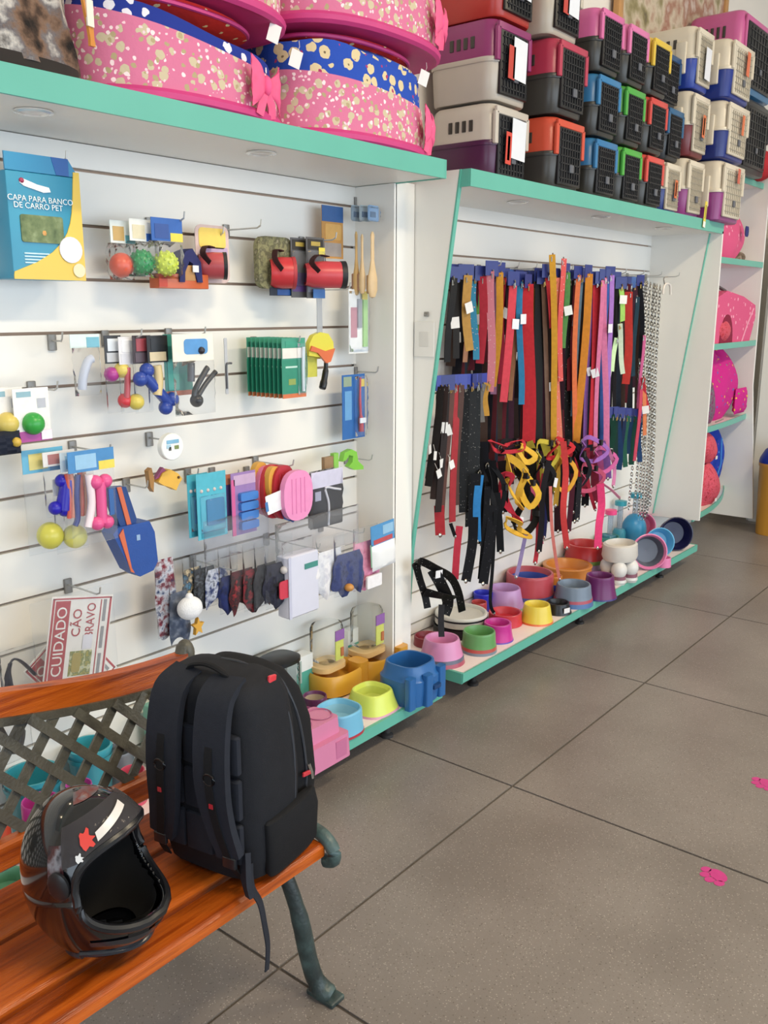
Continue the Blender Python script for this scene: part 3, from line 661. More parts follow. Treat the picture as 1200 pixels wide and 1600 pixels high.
h.card('card', 0, 0, 1, 1, '#f0f0ee'); h.card('pink_print', .1, .25, .42, .72, '#c58a97', -.001, .001); h.card('grey_brush', .42, .4, .62, .85, '#9a9fa8', -.006, .006); h.card('green_stem', .70, .1, .92, .95, '#a6d48a', -.006, .006); h.card('yellow_mark', .62, .84, .9, .97, '#d9c65a', -.007, .001)
h.bag(0, .03, 1, .97, .03, -.004, 'blister', BLISTER)

# --- second row
hook(80, 535, 'empty wire hook at the left of the second row', .05)
h = Hang('clear_toy_bag', 'nearly empty clear bag with pale blue card', 'package', (112, 522, 158, 618), 1.95)
h.card('header_card', 0, .78, 1, 1, '#d9ebe8'); h.card('print', .55, .78, .98, .95, '#6fb6cc', -.001, .001); h.bag(0.05, 0, .95, .8, .04); h.tube('toy', [(.3, .1), (.35, .3), (.55, .55), (.7, .6)], .011, '#c9cfe0')
def dark_header_pack(box, Y, label, hdr):
    h = Hang('squeaky_toy_pack', label, 'pet toy', box, Y, 'bagged squeaky toys')
    h.card('header_card', 0, .64, 1, 1, hdr[0]); h.card('print', .18, .80, .85, .96, hdr[1], -.001, .001); h.card('lower_print', .1, .66, .9, .78, hdr[2], -.001, .001); h.bag(0, 0, 1, .66, .016, .004); return h
h = dark_header_pack((166, 524, 192, 645), 1.975, 'bag of magenta and yellow ball toys under a dark card', ('#33363c', '#dfe6ee', '#c9ccd2')); h.ball('toy_ball', .4, .5, .019, '#b63a98', .006); h.ball('toy_ball', .9, .55, .020, '#e3cc5a', -.004); h.ball('toy_ball', .95, .15, .019, '#d63340', -.006)
h = dark_header_pack((188, 526, 214, 645), 1.958, 'bagged yellow squeaky toy under a plain white card', ('#e6e4e8', '#f2f1f3', '#dcdbe2')); h.tube('toy_stick', [(.3, .2), (.4, .4), (.45, .6)], .008, '#c04a55'); h.ball('toy_ball', .8, .14, .021, '#ddc84a', -.004)
h = dark_header_pack((210, 524, 238, 645), 1.94, 'bag with big blue rubber dumbbell under a red and black card', ('#3a2c33', '#a8434e', '#5a4a55')); h.bone('dumbbell', .35, .5, 1.7, .10, .024, '#2c4aa5', -.012)
h = dark_header_pack((232, 524, 264, 640), 1.925, 'bagged cream toy under a black and cream card', ('#1f1f24', '#23252b', '#d9c7a2')); h.tube('toy', [(.35, .2), (.45, .4), (.4, .6)], .012, '#dcc489', -.002)
h = Hang('toy_pack', 'teal-green carded pack behind the white penguin-size card', 'package', (257, 522, 300, 618), 1.93); h.o['label'] = 'tall teal-green carded pack between black cards and white card'
h.card('card', 0, 0, 1, 1, '#2f8f86'); h.card('print', .1, .1, .5, .6, '#57b0a5', -.001, .001); h.card('base_print', 0, 0, 1, .08, '#cc6a44', -.001, .001)
h = Hang('grooming_tool_pack', 'white card with blue picture above a bag holding black scissors-like tool', 'package', (270, 516, 336, 648), 1.89)
h.card('header_card', .02, .64, .98, .96, '#efeadb'); h.card('blue_print', .28, .72, .84, .9, '#4f97d6', -.001, .001, r=.01); h.ball('dog_mark', .68, .76, .010, '#2a2a34', -.001); h.bag(.04, 0, 1, .66, .05, .004)
h.tube('tool', [(.45, .22), (.50, .32), (.75, .52), (.80, .55)], .008, '#1f2027', -.004); h.tube('tool_arm', [(.5, .2), (.72, .36), (.98, .5)], .007, '#24252c', -.006); h.ball('tool_head', .5, .17, .018, '#26262c', -.004); h.tube('comb', [(.4, .4), (.42, .62)], .010, '#4d4f58', -.002)
hook(163, 528, 'wire hook holding the bagged squeaky toys', .16); hook(262, 524, 'wire hook holding the white blue-picture card', .16)

# --- toothbrush kits, one behind another on their hook
XC = at(462, 570, 1.885).x
for k in range(9):
    Y = 2.035-.0185*k
    z1, z0 = at(420, 528, 1.95).z, at(420, 621, 1.95).z
    t = thing('toothbrush_kit', 'green carded pet toothbrush kit, %s from the wall on its hook' % ('first', 'second', 'third', 'fourth', 'fifth', 'sixth', 'seventh', 'eighth')[k] if k < 8 else 'green carded pet toothbrush kit nearest the aisle, full front showing', 'package', (XC-.005+.0, Y, z0), 0, 'toothbrush kits')
    H_ = z1-z0; W_ = .098
    MB().box((0, .001, H_*.5), (W_, .002, H_)).obj('card', pr('#3a9a80'), t); MB().box((0, -.0006, H_*.035), (W_, .0012, H_*.07)).obj('orange_foot', pr('#d8703a'), t)
    MB().box((-.004, -.0005, H_*.36), (W_*.97, .0012, H_*.56)).obj('green_print', pr('#1f8b6f'), t)
    MB().box((0, -.0005, H_*.90), (W_*.7, .0012, H_*.10)).obj('header_print', pr('#2f9b7f'), t)
    MB().box((-.004, -.0008, H_*.75), (W_*.90, .0012, H_*.17)).obj('white_print', pr('#e9e2da'), t)
    MB().box((-.01, -.0012, H_*.27), (W_*.3, .0012, H_*.10)).obj('gold_print', pr('#8ba04a'), t)
    MB().box((-.012, -.0012, H_*.52), (W_*.5, .0012, H_*.03)).obj('brand_print', pr('#bfe0d4'), t)
    MB().tube([(W_*.33, -.006, H_*.10), (W_*.33, -.006, H_*.5), (W_*.36, -.006, H_*.85)], .005, 8).obj('toothbrush', pl('#c4425a' if k % 2 else '#dfe7ee'), t)
    MB().pillow((W_*.30, -.005, H_*.48), W_*.34, H_*.86, .022, 5).obj('blister', BLISTER, t)
hook(395, 536, 'wire hook holding the row of toothbrush kits', .20)
h = Hang('carded_tool', 'thin grey blister edge hanging left of the toothbrush kits', 'package', (347, 528, 362, 616), 1.95); h.card('card', .3, 0, .6, 1, '#b9bcc2', r=.003); h.tube('tool', [(.4, .1), (.4, .5), (.6, .55), (.95, .55)], .003, '#55565c', -.002)
# --- slicker brush on its strip
h = Hang('slicker_brush', 'yellow and orange slicker brush with black handle below a clear strip', 'brush', (482, 519, 524, 612), 1.95, tilt=.0)
Pq = [h.P(u, v) for u, v in ((.02, .62), (.05, .82), (.2, .95), (.45, 1), (.75, .97), (.93, .83), (.95, .66), (.7, .56), (.45, .58))]
MB().prism(Pq, 0, .018).obj('head', pl('#dcd327'), h.o); MB().prism([h.P(u, v) for u, v in ((.03, .70), (.3, .66), (.62, .48), (.78, .50), (.95, .72), (.6, .68), (.1, .78))], -.006, .002).obj('orange_inset', pl('#dd6a34'), h.o)
h.tube('handle', [(.68, .5), (.66, .35), (.58, .15), (.52, .04)], [.007, .010, .012, .009], '#17181c', .004); h.card('card', .10, .25, .5, .62, '#ccc93a', .022, .002); h.card('pad', .12, .55, .8, .72, '#c9c23a', .019, .008)
h2 = Hang('clip_strip', 'clear hanging strip with blue tag above the slicker brush', 'display strip', (490, 452, 508, 521), 1.955); h2.card('strip', .3, 0, .75, .8, '', mt=clear('#cfd3d8', .5, .1)); h2.card('tag', 0, .8, 1, 1, '#3d78bd', -.001, .002); hook(500, 455, 'wire hook holding the clear strip and slicker brush', .13)
# --- blue toothbrush pack by the panel
h = Hang('blue_blister_pack', 'tall blue card with red and white toothbrush beside the side panel', 'package', (535, 585, 570, 685), 2.0)
h.card('card', 0, 0, 1, 1, '#1f66b0'); h.card('top_photo', .05, .82, .4, .97, '#8fa48c', -.001, .001); h.card('yellow_dot', .82, .8, .98, .92, '#e4c53a', -.001, .001); h.card('pale_print', .1, .3, .4, .75, '#5f9fd4', -.001, .001)
h.tube('toothbrush', [(.72, .95), (.7, .6), (.74, .3), (.76, .1)], [.004, .005, .009, .010], '#c12a3e', -.008); h.card('white_band', .6, .24, .86, .32, '#eceff2', -.02, .004); h.bag(.5, .03, 1, .97, .035, -.008, 'blister', BLISTER); hook(556, 582, 'wire hook holding the tall blue card', .10)

# --- left edge: cards with round toys
for k, (x0, lab, c) in enumerate(((-40, 'white and magenta toy card mostly cut by the picture edge', '#c23a8a'), (-18, 'white and magenta toy card behind the green one', '#d9c257'), (22, 'white card with green rubber ball and magenta foot', '#27a53c'))):
    h = Hang('rubber_toy_card', lab, 'pet toy', (x0, 606, x0+56, 690), 1.97-.022*k, 'carded rubber toys')
    h.card('card', 0, 0, 1, 1, '#f1efec'); h.card('foot_print', 0, 0, 1, .2, '#b9429f', -.001, .001); h.card('top_print', .1, .84, .5, .94, '#8db6c4', -.001, .001); h.card('barcode', .66, .62, .9, .8, '#b9bcc6', -.001, .001)
    h.ball('ball', .48, .34, .026, c, -.004); h.card('price_tag', .7, .02, 1.0, .2, '#f3e9f4', -.003, .001)
hook(48, 608, 'wire hook holding the carded rubber toys', .12)
h = Hang('plush_toy', 'dark navy toy with yellow dot cut by the left edge', 'pet toy', (-30, 674, 32, 712), 1.93); MB().pillow((0, 0, h.h/2), h.w, h.h, .05).obj('body', fab('#242a3a'), h.o); h.ball('dot', .76, .55, .011, '#d3ad2e', -.024)
# --- round tin and fish toy
p = at(262, 697, 1.93)
t = thing('round_pack', 'round white lid with blue and green print on a steel bracket', 'package', (p.x, 1.93, p.z-.034))
MB().lathe([(.033, 0), (.036, .003), (.036, .020), (.034, .022)], 32).move(Matrix.Translation((0, 0, .034)) @ Matrix.Rotation(PI/2, 4, 'X')).obj('lid', pl('#f0f2ee'), t)
for x, z, w_, c in ((.0, .048, .04, '#7ab6d8'), (.012, .032, .014, '#7d8e4a'), (-.010, .030, .008, '#4a4a44'), (-.014, .036, .014, '#a9cfe2')): MB().box((x, -.0225, z), (w_, .002, .010), bev=.0008).obj('print', pr(c), t)
hook(232, 686, 'steel bracket behind the round white lid', .11)
h = Hang('fish_toy', 'small yellow fish toy with purple fin hanging left of turquoise packs', 'pet toy', (234, 728, 286, 770), 1.965)
MB().prism([h.P(u, v) for u, v in ((.25, .45), (.40, .75), (.62, .85), (.85, .66), (.98, .42), (.86, .22), (.78, .02), (.6, .18), (.42, .28))], 0, .026).obj('body', pm('#eab32c', .5), h.o); MB().prism([h.P(u, v) for u, v in ((.20, .55), (.45, .95), (.55, .8), (.38, .6))], .006, .02).obj('fin', pl('#9c3f72'), h.o); MB().prism([h.P(u, v) for u, v in ((.0, .9), (.1, 1.0), (.16, .6), (.12, .1), (.04, .3))], .004, .022).obj('tail', pl('#a9762c'), h.o); h.ball('eye', .86, .5, .004, '#5c3a14', -.001)
hook(292, 742, 'steel bracket right of the yellow fish toy', .05)

# --- bagged bones on the left
hook(112, 700, 'wire hook holding the bagged bone toys', .17)
BG = 'bagged bone toys'
def bone_bag(box, Y, label, hdr, grp=BG):
    h = Hang('bone_toy_bag', label, 'pet toy', box, Y, grp); h.card('header_card', 0, .78, 1, 1, hdr[0]); h.card('print', .15, .81, .6, .96, hdr[1], -.001, .001); h.card('corner_print', .65, .78, 1, .87, hdr[2], -.001, .001); h.bag(0, 0, 1, .8, .02, .004); return h
h = bone_bag((40, 700, 104, 864), 1.97, 'clear bag with yellow disc toy under a blue sun card', ('#5fb3d6', '#e2d37c', '#2f86be')); h.ball('disc', .52, .16, .032, '#d5cf43', .0, sz=1.05)
h = bone_bag((70, 704, 120, 806), 1.945, 'bag with glossy royal blue bone toy', ('#e6e3e2', '#b57878', '#c9cdd6')); h.bone('bone', .62, .52, .35, .12, .021, '#2318b4', -.008); h.tube('bone_core', [(.62, .56), (.45, .1)], .017, '#2318b4', -.012)
h = bone_bag((98, 704, 150, 840), 1.925, 'bag with red and peach chew sticks and navy clip', ('#cfe4f2', '#8fc1e2', '#b7d7ee')); 
for u, c in ((.12, '#d9553e'), (.24, '#e58a6a'), (.5, '#e05a45'), (.62, '#efb08a')): h.tube('chew_stick', [(u, .25), (u+.05, .5), (u+.02, .76)], .006, c, -.003)
h.tube('navy_clip', [(.22, .16), (.32, .25), (.34, .5), (.42, .74)], .007, '#2a3a86', -.010)
h = bone_bag((110, 702, 182, 850), 1.90, 'bag with hot pink bone toy under blue and yellow card', ('#3f8ac6', '#93c4e6', '#e9d53a')); h.bone('bone', .62, .66, .60, .22, .022, '#ea4f93', -.008); h.card('strap', .70, .3, .80, .58, '#2c63a8', -.026, .004); h.tube('ribbon_toy', [(.3, .2), (.42, .45), (.4, .75)], .010, '#f0dfe4', -.004)
h = bone_bag((86, 745, 136, 862), 1.955, 'bag with pale yellow ball toy low in the cluster', ('#d9d7d2', '#c8c6c2', '#bcbab8')); h.ball('ball', .55, .2, .030, '#e3dc62', -.002)
# --- litter scoop
h = Hang('pet_food_scoop', 'navy and orange nylon scoop-shaped bag with long handle', 'scoop', (172, 756, 240, 902), 1.94)
MB().prism([h.P(u, v) for u, v in ((.05, 1.0), (.42, .98), (.62, .62), (.58, .55), (.25, .55), (.1, .8))], 0, .028).obj('handle', pm('#1c4487', .5, 0, .1, 40, .3), h.o)
MB().prism([h.P(u, v) for u, v in ((.0, .52), (.12, .58), (.85, .58), (.96, .45), (1.0, .12), (.88, .03), (.55, .0), (.36, .08))], -.012, .04).obj('scoop', pm('#1a4da0', .45, 0, .1, 40, .3), h.o)
MB().prism([h.P(u, v) for u, v in ((.20, .99), (.30, .99), (.48, .56), (.38, .56))], -.003, .0).obj('orange_stripe', pl('#d9673a'), h.o); MB().prism([h.P(u, v) for u, v in ((.12, .5), (.22, .56), (.36, .12), (.42, .06), (.34, .08))], -.015, -.012).obj('orange_stripe', pl('#d9673a'), h.o); h.card('label_print', .52, .40, .60, .46, '#8fb0d8', -.014, .002)
hook(196, 758, 'wire hook holding the navy scoop', .10)
# --- turquoise and lilac packs
for k, (bx, Y, lab) in enumerate((((294, 740, 326, 838), 1.975, 'turquoise carded pack behind its twin, left one'), ((308, 738, 354, 840), 1.95, 'turquoise carded pack in front with round pictures across'))):
    h = Hang('turquoise_pack', lab, 'package', bx, Y, 'turquoise carded packs'); h.card('card', 0, 0, 1, 1, '#45b6cc')
    for j in range(4): h.ball('round_print', .16+.22*j, .74, .0055, '#d7c9c4', .001)
    h.card('tool_print', .3, .2, .9, .6, '#1f7fb0', -.004, .004, r=.004); h.card('foot_print', .1, .02, .9, .1, '#2a8fa6', -.001, .001); h.bag(.1, .1, .95, .66, .03, -.002, 'blister', BLISTER)
h = Hang('purple_pack', 'slim dark purple card between turquoise and lilac packs', 'package', (352, 740, 374, 828), 1.965); h.card('card', 0, 0, 1, 1, '#5d4a86'); h.card('top_print', 0, .82, 1, 1, '#d07a58', -.001, .001)
h = Hang('lilac_pack', 'lilac and pink card with rows of blue bags', 'package', (362, 737, 400, 834), 1.945); h.card('card', 0, 0, 1, 1, '#9a78b4'); h.card('pink_edge', 0, 0, .14, .9, '#d65a98', -.001, .001); h.card('header_print', .1, .8, 1, .96, '#c7a6c9', -.001, .001)
for j in range(4): h.card('blue_roll', .26, .08+.155*j, .98, .21+.155*j, '#3b7fd0', -.014, .014, r=.006)
hook(330, 740, 'wire hook holding the turquoise packs', .12); hook(384, 738, 'wire hook holding the lilac pack', .12); hook(398, 722, 'wire hook holding the oval brushes', .17)
# --- oval rubber brushes
def oval(box, Y, label, col, tilt=0, ridges=True):
    h = Hang('oval_grooming_brush', label, 'brush', box, Y, 'oval grooming brushes', tilt)
    pts = [(h.w/2*math.copysign(abs(math.cos(a))**.8, math.cos(a)), h.h/2+h.h/2*math.copysign(abs(math.sin(a))**.8, math.sin(a))) for a in [2*PI*i/28 for i in range(28)]]
    b = MB().prism(pts, 0, .020); b.obj('body', pm(col, .5), h.o)
    if ridges:
        for u in (.28, .42, .58, .72): h.tube('ridge', [(u, .15), (u, .5), (u, .85)], .0028, col, -.0005)
oval((396, 722, 422, 800), 1.985, 'mustard yellow oval brush at the back of the stack', '#d9a02c'); oval((404, 728, 436, 806), 1.968, 'pink oval brush behind the red ones', '#df7aa8'); oval((412, 726, 446, 810), 1.95, 'red oval brush with white tag across it', '#c8202f'); oval((420, 729, 442, 780), 1.932, 'orange-yellow oval brush between the red ones', '#e0a32c', 0, False); oval((428, 727, 462, 811), 1.922, 'crimson oval brush right of the orange one', '#b71c2e'); oval((444, 735, 489, 813), 1.885, 'light pink ridged oval brush facing out in front', '#ef8fc4')
h = Hang('price_tag', 'white tag hanging over the red oval brush', 'tag', (418, 768, 452, 798), 1.90, tilt=-.15); h.card('tag', 0, 0, 1, 1, '#eef0f4', r=.004); h.card('blue_edge', -.06, .2, .06, .7, '#3f7fc0', -.001, .001)
h = Hang('blue_brush', 'blue brush edge sticking out under the pink oval brush', 'brush', (440, 782, 466, 818), 1.91); MB().prism([h.P(u, v) for u, v in ((0, .9), (.5, 1), (1, .5), (.7, 0), (.3, .2))], 0, .015).obj('body', pl('#3d6fc0'), h.o)
h = Hang('black_accessory_pack', 'lavender-topped bag with black pad and white strap', 'package', (486, 733, 536, 822), 1.92); h.card('header_card', .02, .70, 1, .98, '#d7d3ea'); h.card('pad', .05, .0, .98, .70, '#1c1c28', .0, .022, r=.006); h.tube('strap', [(.5, .02), (.52, .4), (.42, .68), (.7, .64), (.9, .6)], .004, '#dcdbe4', -.003); h.card('small_print', .12, .48, .3, .64, '#a8a9c2', -.001, .001); h.bag(0, 0, 1, 1, .05, .006)
h = Hang('lime_clip_toy', 'lime green plastic clip with a loop on the side hook', 'pet accessory', (508, 704, 568, 742), 1.965); MB().prism([h.P(u, v) for u, v in ((.45, .55), (.50, .9), (.68, 1.0), (.82, .85), (.86, .45), (1.0, .2), (1.0, .06), (.75, .12), (.6, .3), (.7, .45), (.72, .7), (.62, .78), (.55, .6))], 0, .02).obj('clip', pl('#7cc733'), h.o); h.card('lime_tag', .22, .3, .34, .95, '#86c846', .0, .016); h.card('brown_tag', .0, .3, .22, .85, '#9a7a55', .002, .014)
hook(540, 716, 'wire hook holding the lime clip', .12)

# --- bagged pet clothes, a long row on rails
hook(300, 876, 'wire hook holding the plaid pet clothes', .20); hook(415, 842, 'wire hook holding the dark bagged pet clothes', .24); hook(500, 822, 'wire hook holding the white bagged clothes', .2); hook(575, 806, 'wire hook holding the pink sock bag', .12)
CL = 'bagged pet clothes'
def cloth(pal, sc=45): return patches('cloth_'+'_'.join(c.strip('#') for c in pal)+str(sc), pal, sc, .85, .5)
def clothes(box, Y, label, pal, top=.35, form=0, sc=45, bag=BAG2):
    h = Hang('clothes_bag', label, 'pet clothes', box, Y, CL)
    h.bag(0, 0, 1, 1, .017, 0, mt=bag)
    gh = h.h*(1-top)*1.05; b = MB().pillow((0, .002, gh*.5+.004), h.w*1.02, gh, .020, 10); sd = h.x*57
    for v in b.v:
        f = max(0, min(1, v.z/gh)); v.x *= (.80+.28*math.sin(PI*f*.9+.4)+.06*math.sin(11*f+sd)); v.y += .007*math.sin(v.x*120+sd)*(1-f); v.z += .018*math.sin(v.x*85+sd*1.7)*(1-f)**2
    b.obj('garment', cloth(pal, sc), h.o)
    return h
h = clothes((244, 878, 276, 994), 1.985, 'long narrow bag of navy, red and white plaid cloth', ['#23304f', '#7b2634', '#c9ccd6', '#30406a'], .02)
h = clothes((266, 905, 296, 1006), 1.965, 'narrow grey-blue clothes bag with a yellow star toy', ['#39465f', '#4f5a70', '#8d94a4'], .25); MB().prism([(h.w*(.55+.32*(1 if i % 2 == 0 else .45)*math.cos(PI/2+i*PI/5)), h.h*.25+h.w*.42*(1 if i % 2 == 0 else .45)*math.sin(PI/2+i*PI/5)) for i in range(10)], -.035, -.022).obj('star', pl('#d9a32a'), h.o)
h = Hang('knitted_hat', 'white fluffy pet hat hanging low in the clothes row', 'pet clothes', (279, 932, 314, 968), 1.92); MB().ell((0, 0, h.h*.5), (h.w*.5, .03, h.h*.5), 18, 12).obj('hat', pm('#eef0f4', .9, 0, .1, 60, .8, 300), h.o); h.ball('pompom', .5, 1.0, .011, '#f4f4f6')
clothes((286, 868, 318, 948), 1.985, 'bag with black and cream folded garment', ['#17181d', '#e0c9a0', '#23262f', '#4f86a6'], .3)
clothes((303, 862, 338, 945), 1.968, 'bag with black camouflage pet shirt', ['#14151a', '#3a3f4a', '#0f1014', '#6a6f78'], .35)
clothes((322, 858, 356, 944), 1.950, 'bag with dark blue patterned pet shirt', ['#1b2a5c', '#22366f', '#cfd3e0', '#141d3f'], .4)
clothes((342, 852, 372, 956), 1.934, 'bag with deep navy jacket hanging lowest', ['#1a2450', '#1f2c66', '#131a3c'], .5)
clothes((360, 848, 398, 952), 1.915, 'bag with black and red tartan garment', ['#1a1418', '#5e1f28', '#2a2226', '#b03038'], .45)
clothes((380, 845, 420, 950), 1.897, 'bag with dark brown and red checked garment', ['#2a2020', '#8a2430', '#1b1a1e', '#3c3234'], .45)
clothes((398, 842, 436, 944), 1.880, 'bag with charcoal knitted garment', ['#26262b', '#3a3a40', '#1a1a1e'], .42)
h = clothes((414, 838, 458, 946), 1.862, 'bag with dark navy shirt and bright red patch', ['#1b1c2a', '#2a2c40', '#11121a'], .42); h.card('red_patch', .3, .12, .95, .38, '#cf2f4a', -.024, .003, r=.01); h.ball('pale_patch', .55, .52, .012, '#c9c4c4', -.014)
h = Hang('boxed_garment', 'pale lavender boxed bag with small teal label', 'pet clothes', (449, 856, 497, 960), 1.84); MB().box((0, .02, h.h*.46), (h.w, .05, h.h*.92), bev=.006).obj('box', pm('#d6d8ea', .4, 0, .04, 20), h.o); h.card('teal_label', .52, .68, .95, .76, '#3f8f86', -.007, .002); h.card('fold', .0, .0, .08, .92, '#c2c5dc', -.007, .002); h.bag(0, .8, 1, 1.12, .03, .02)
clothes((494, 836, 538, 930), 1.838, 'bag with white folded cloth beside the lavender box', ['#e6e4e8', '#f2f1f4', '#d3d3de'], .3, bag=BAG)
h = clothes((522, 832, 568, 926), 1.82, 'bag with navy pet shirt and orange bear patch', ['#343d6a', '#3f4a7c', '#2b3357'], .38, bag=BAG); h.ball('orange_patch', .38, .12, .016, '#c98a35', -.014, sz=.8)
h = clothes((552, 822, 590, 918), 1.90, 'bag with pink and white pet sock', ['#e58fb0', '#ee9dbc', '#d77b9e'], .3, bag=BAG); h.card('white_cuff', .3, .02, .9, .22, '#f0eef2', -.03, .008, r=.004)
h = Hang('diaper_pack', 'white pouch with blue and red header near the white post', 'package', (582, 816, 618, 886), 1.87, tilt=-.06); h.card('header_card', 0, .55, 1, 1, '#4a94cc'); h.card('red_print', .1, .58, .9, .68, '#c04a52', -.001, .001); h.card('sky_print', .5, .74, .95, .94, '#8fbfe0', -.001, .001); MB().pillow((0, .0, h.h*.28), h.w, h.h*.56, .03).obj('pouch', pl('#eef0f2'), h.o); h.card('green_edge', -.04, .1, .03, .6, '#86b89a', .0, .002)
for k, (bx, Y) in enumerate((((318, 800, 420, 870), 1.95), ((430, 800, 560, 870), 1.90))):
    h = Hang('empty_bag_tops', ('crumpled clear bag tops above the dark clothes', 'crumpled clear bag tops above the white clothes')[k], 'plastic bag', bx, Y); MB().pillow((0, 0, h.h/2), h.w, h.h*.9, .05, 14).obj('film', clear('#f4f5f8', .10, .08), h.o)

# --- warning signs
def sign(box, Y, label, tilt, full=True):
    h = Hang('warning_sign', label, 'sign', box, Y, 'dog warning signs', tilt); RED = pr('#b3263a')
    h.card('board', 0, 0, 1, 1, '#f0eeea', 0, .002)
    for u0, v0, u1, v1 in ((.02, .02, .05, .98), (.95, .02, .98, .98), (.02, .965, .98, .98), (.02, .02, .98, .035)): h.card('border', u0, v0, u1, v1, '', -.0012, .0012, mt=RED)
    h.card('red_band', .07, .05, .30, .95, '', -.0012, .0012, mt=RED)
    text(h.o, 'CUIDADO', h.w*.225, pr('#f4f2f0'), face_m((.185-.5)*h.w, -.0018, h.h*.5) @ Matrix.Rotation(PI/2, 4, 'Z'), sx=1.0*h.h*.84/(h.w*.225*5.0))
    rd = pr('#b3263a')
    text(h.o, 'CÃO', h.w*.20, rd, face_m((.44-.5)*h.w, -.001, h.h*.70) @ Matrix.Rotation(PI/2, 4, 'Z'), sx=.95); text(h.o, 'BRAVO', h.w*.20, rd, face_m((.66-.5)*h.w, -.001, h.h*.72) @ Matrix.Rotation(PI/2, 4, 'Z'), sx=.80)
    h.card('dog_photo', .38, .10, .74, .38, '', -.0012, .0012, mt=patches('sign_photo', ['#4b4a30', '#a9a046', '#6a7a44', '#d2cfa0', '#8aa6ac'], 60, .6, 0)); h.card('dog_head', .42, .14, .56, .36, '#a8973c', -.002, .001, r=.006); h.card('price_sticker', .56, .40, .72, .56, '#e3e3ee', -.002, .001)
    h.card('side_rule', .80, .05, .815, .95, '', -.0012, .0012, mt=RED)
    for k in range(3): h.card('small_print', .85, .08+.31*k, .90, .33+.31*k, '#8f9096', -.0012, .0012)
    return h
sign((98, 962, 190, 1084), 1.985, 'white and red sign reading CUIDADO, tilted behind the front sign', math.radians(-36)); sign((58, 934, 158, 1072), 1.955, 'white and red dog warning sign reading CUIDADO, in front', math.radians(12))
h = Hang('sign_sleeve', 'clear plastic sleeve over the dog warning signs', 'plastic bag', (52, 925, 182, 1092), 1.94); h.bag(0, 0, 1, 1, .018); hook(105, 915, 'wire hook holding the dog warning signs', .15)
h = Hang('leash_pack', 'clear bag with dark navy strap at the left edge', 'package', (0, 1010, 58, 1098), 1.96); h.bag(0, 0, 1, 1, .03); h.tube('strap', [(.1, .25), (.3, .75), (.55, .75), (.95, .4)], .007, '#1d2338', 0, flat=.4); h.tube('strap_end', [(.3, .75), (.2, .5), (.3, .1)], .009, '#1d2338', 0, flat=.4)
h = Hang('muzzle_pack', 'clear bag with black strap seen through the bench lattice', 'package', (-5, 1120, 50, 1190), 1.96); h.bag(0, 0, 1, 1, .03); h.tube('strap', [(.1, .9), (.35, .5), (.7, .7), (.6, .2), (.2, .3)], .010, '#15161c', 0, flat=.4)
# ---------------------------------------------------------------- bowls and feeders
def place(px, ybot, hwb, z):
    c = Vector((0, 0, CAM_H)); k = .38
    for _ in range(4):
        p = atz(px, ybot-k*hwb, z); dist = (p-c).dot(FWD); k = (CAM_H-z)/(p-c).length
    return p, dist, k
def bowl(px, ytop, ybot, hwb, hwt, label, col, bands=(), z=.12, name='pet_bowl', inner=None, group='pet bowls on the platforms', ex=2.0, lip=.0, y=None):
    p, dist, k = place(px, ybot, hwb, z)
    rb, rt = hwb*dist/FPX, hwt*dist/FPX; h = max(.02, at(px, ytop+k*hwt, p.y).z-z)
    p.y = min(p.y, D-max(rb, rt)*1.02)
    t = thing(name, label, 'bowl', p, 0, group)
    b0 = max([b[1] for b in bands], default=0)
    r = lambda f: rb+(rt-rb)*f
    prof = [(r(b0)*1.0, h*b0), (r(.5)*.985, h*.5), (r(.9)+lip*.5, h*.9), (rt+lip, h*.96), (rt*.97+lip, h), (rt*.90, h*.99), (rt*.82, h*.8), (rt*.74, h*.45), (rt*.3, h*.38), (.0005, h*.38)]
    if not bands: prof = [(rb*.97, 0), (rb, h*.03)]+prof[1:]
    if inner:
        cut = prof.index((rt*.82, h*.8))
        MB().lathe(prof[:cut+1], 36, ex=ex, caps=False).obj('body', pl(col), t); MB().lathe(prof[cut:], 36, ex=ex, caps=False).obj('inside', pl(inner), t)
    else: MB().lathe(prof, 36, ex=ex).obj('body', pl(col), t)
    for f0, f1, c in bands:
        MB().lathe([(r(f0)*.9, h*f0), (r(f0)*1.015, h*f0), (r(f1)*1.015, h*f1), (r(f1)*.9, h*f1)], 36, ex=ex, caps=False).obj('band', pl(c), t)
    return t, rb, rt, h
# --- on the second platform
BB = bowl
BB(690, 986, 1046, 36, 27, 'pink bowl with grey and red base bands at the front corner', '#d587b8', ((0, .16, '#a8445c'), (.16, .30, '#5e5f74')))
BB(748, 976, 1026, 28, 25, 'green bowl with red and grey bands beside the pink corner bowl', '#5e9a56', ((0, .14, '#77808e'), (.14, .30, '#b94c44')))
BB(777, 965, 1007, 25, 20, 'magenta bowl standing right of the green bowl', '#c4218f', ((0, .07, '#5b3fae'),), lip=.004)
BB(789, 947, 983, 27, 25, 'bright red shallow bowl behind the magenta one', '#c52536', lip=.002)
BB(838, 937, 979, 26, 20, 'yellow bowl with orange foot', '#e2c927', ((0, .10, '#df6a2c'),))
t, rb, rt, h = BB(871, 935, 963, 22, 17, 'small black bowl with white price label', '#15141a', lip=.002); MB().box((-.022, -(rb+rt)/2-.0015, h*.5), (.034, .0015, .022), rz=-.3).obj('price_label', pl('#e9e7ea'), t)
BB(895, 904, 952, 31, 26, 'grey-blue bowl with red and blue bands', '#6f7f93', ((0, .22, '#4a6fa6'), (.22, .36, '#b04a5c')))
BB(936, 893, 940, 27, 20, 'dark purple bowl at the platform edge', '#6b1f63', ((0, .06, '#3b2f7c'),), lip=.004)
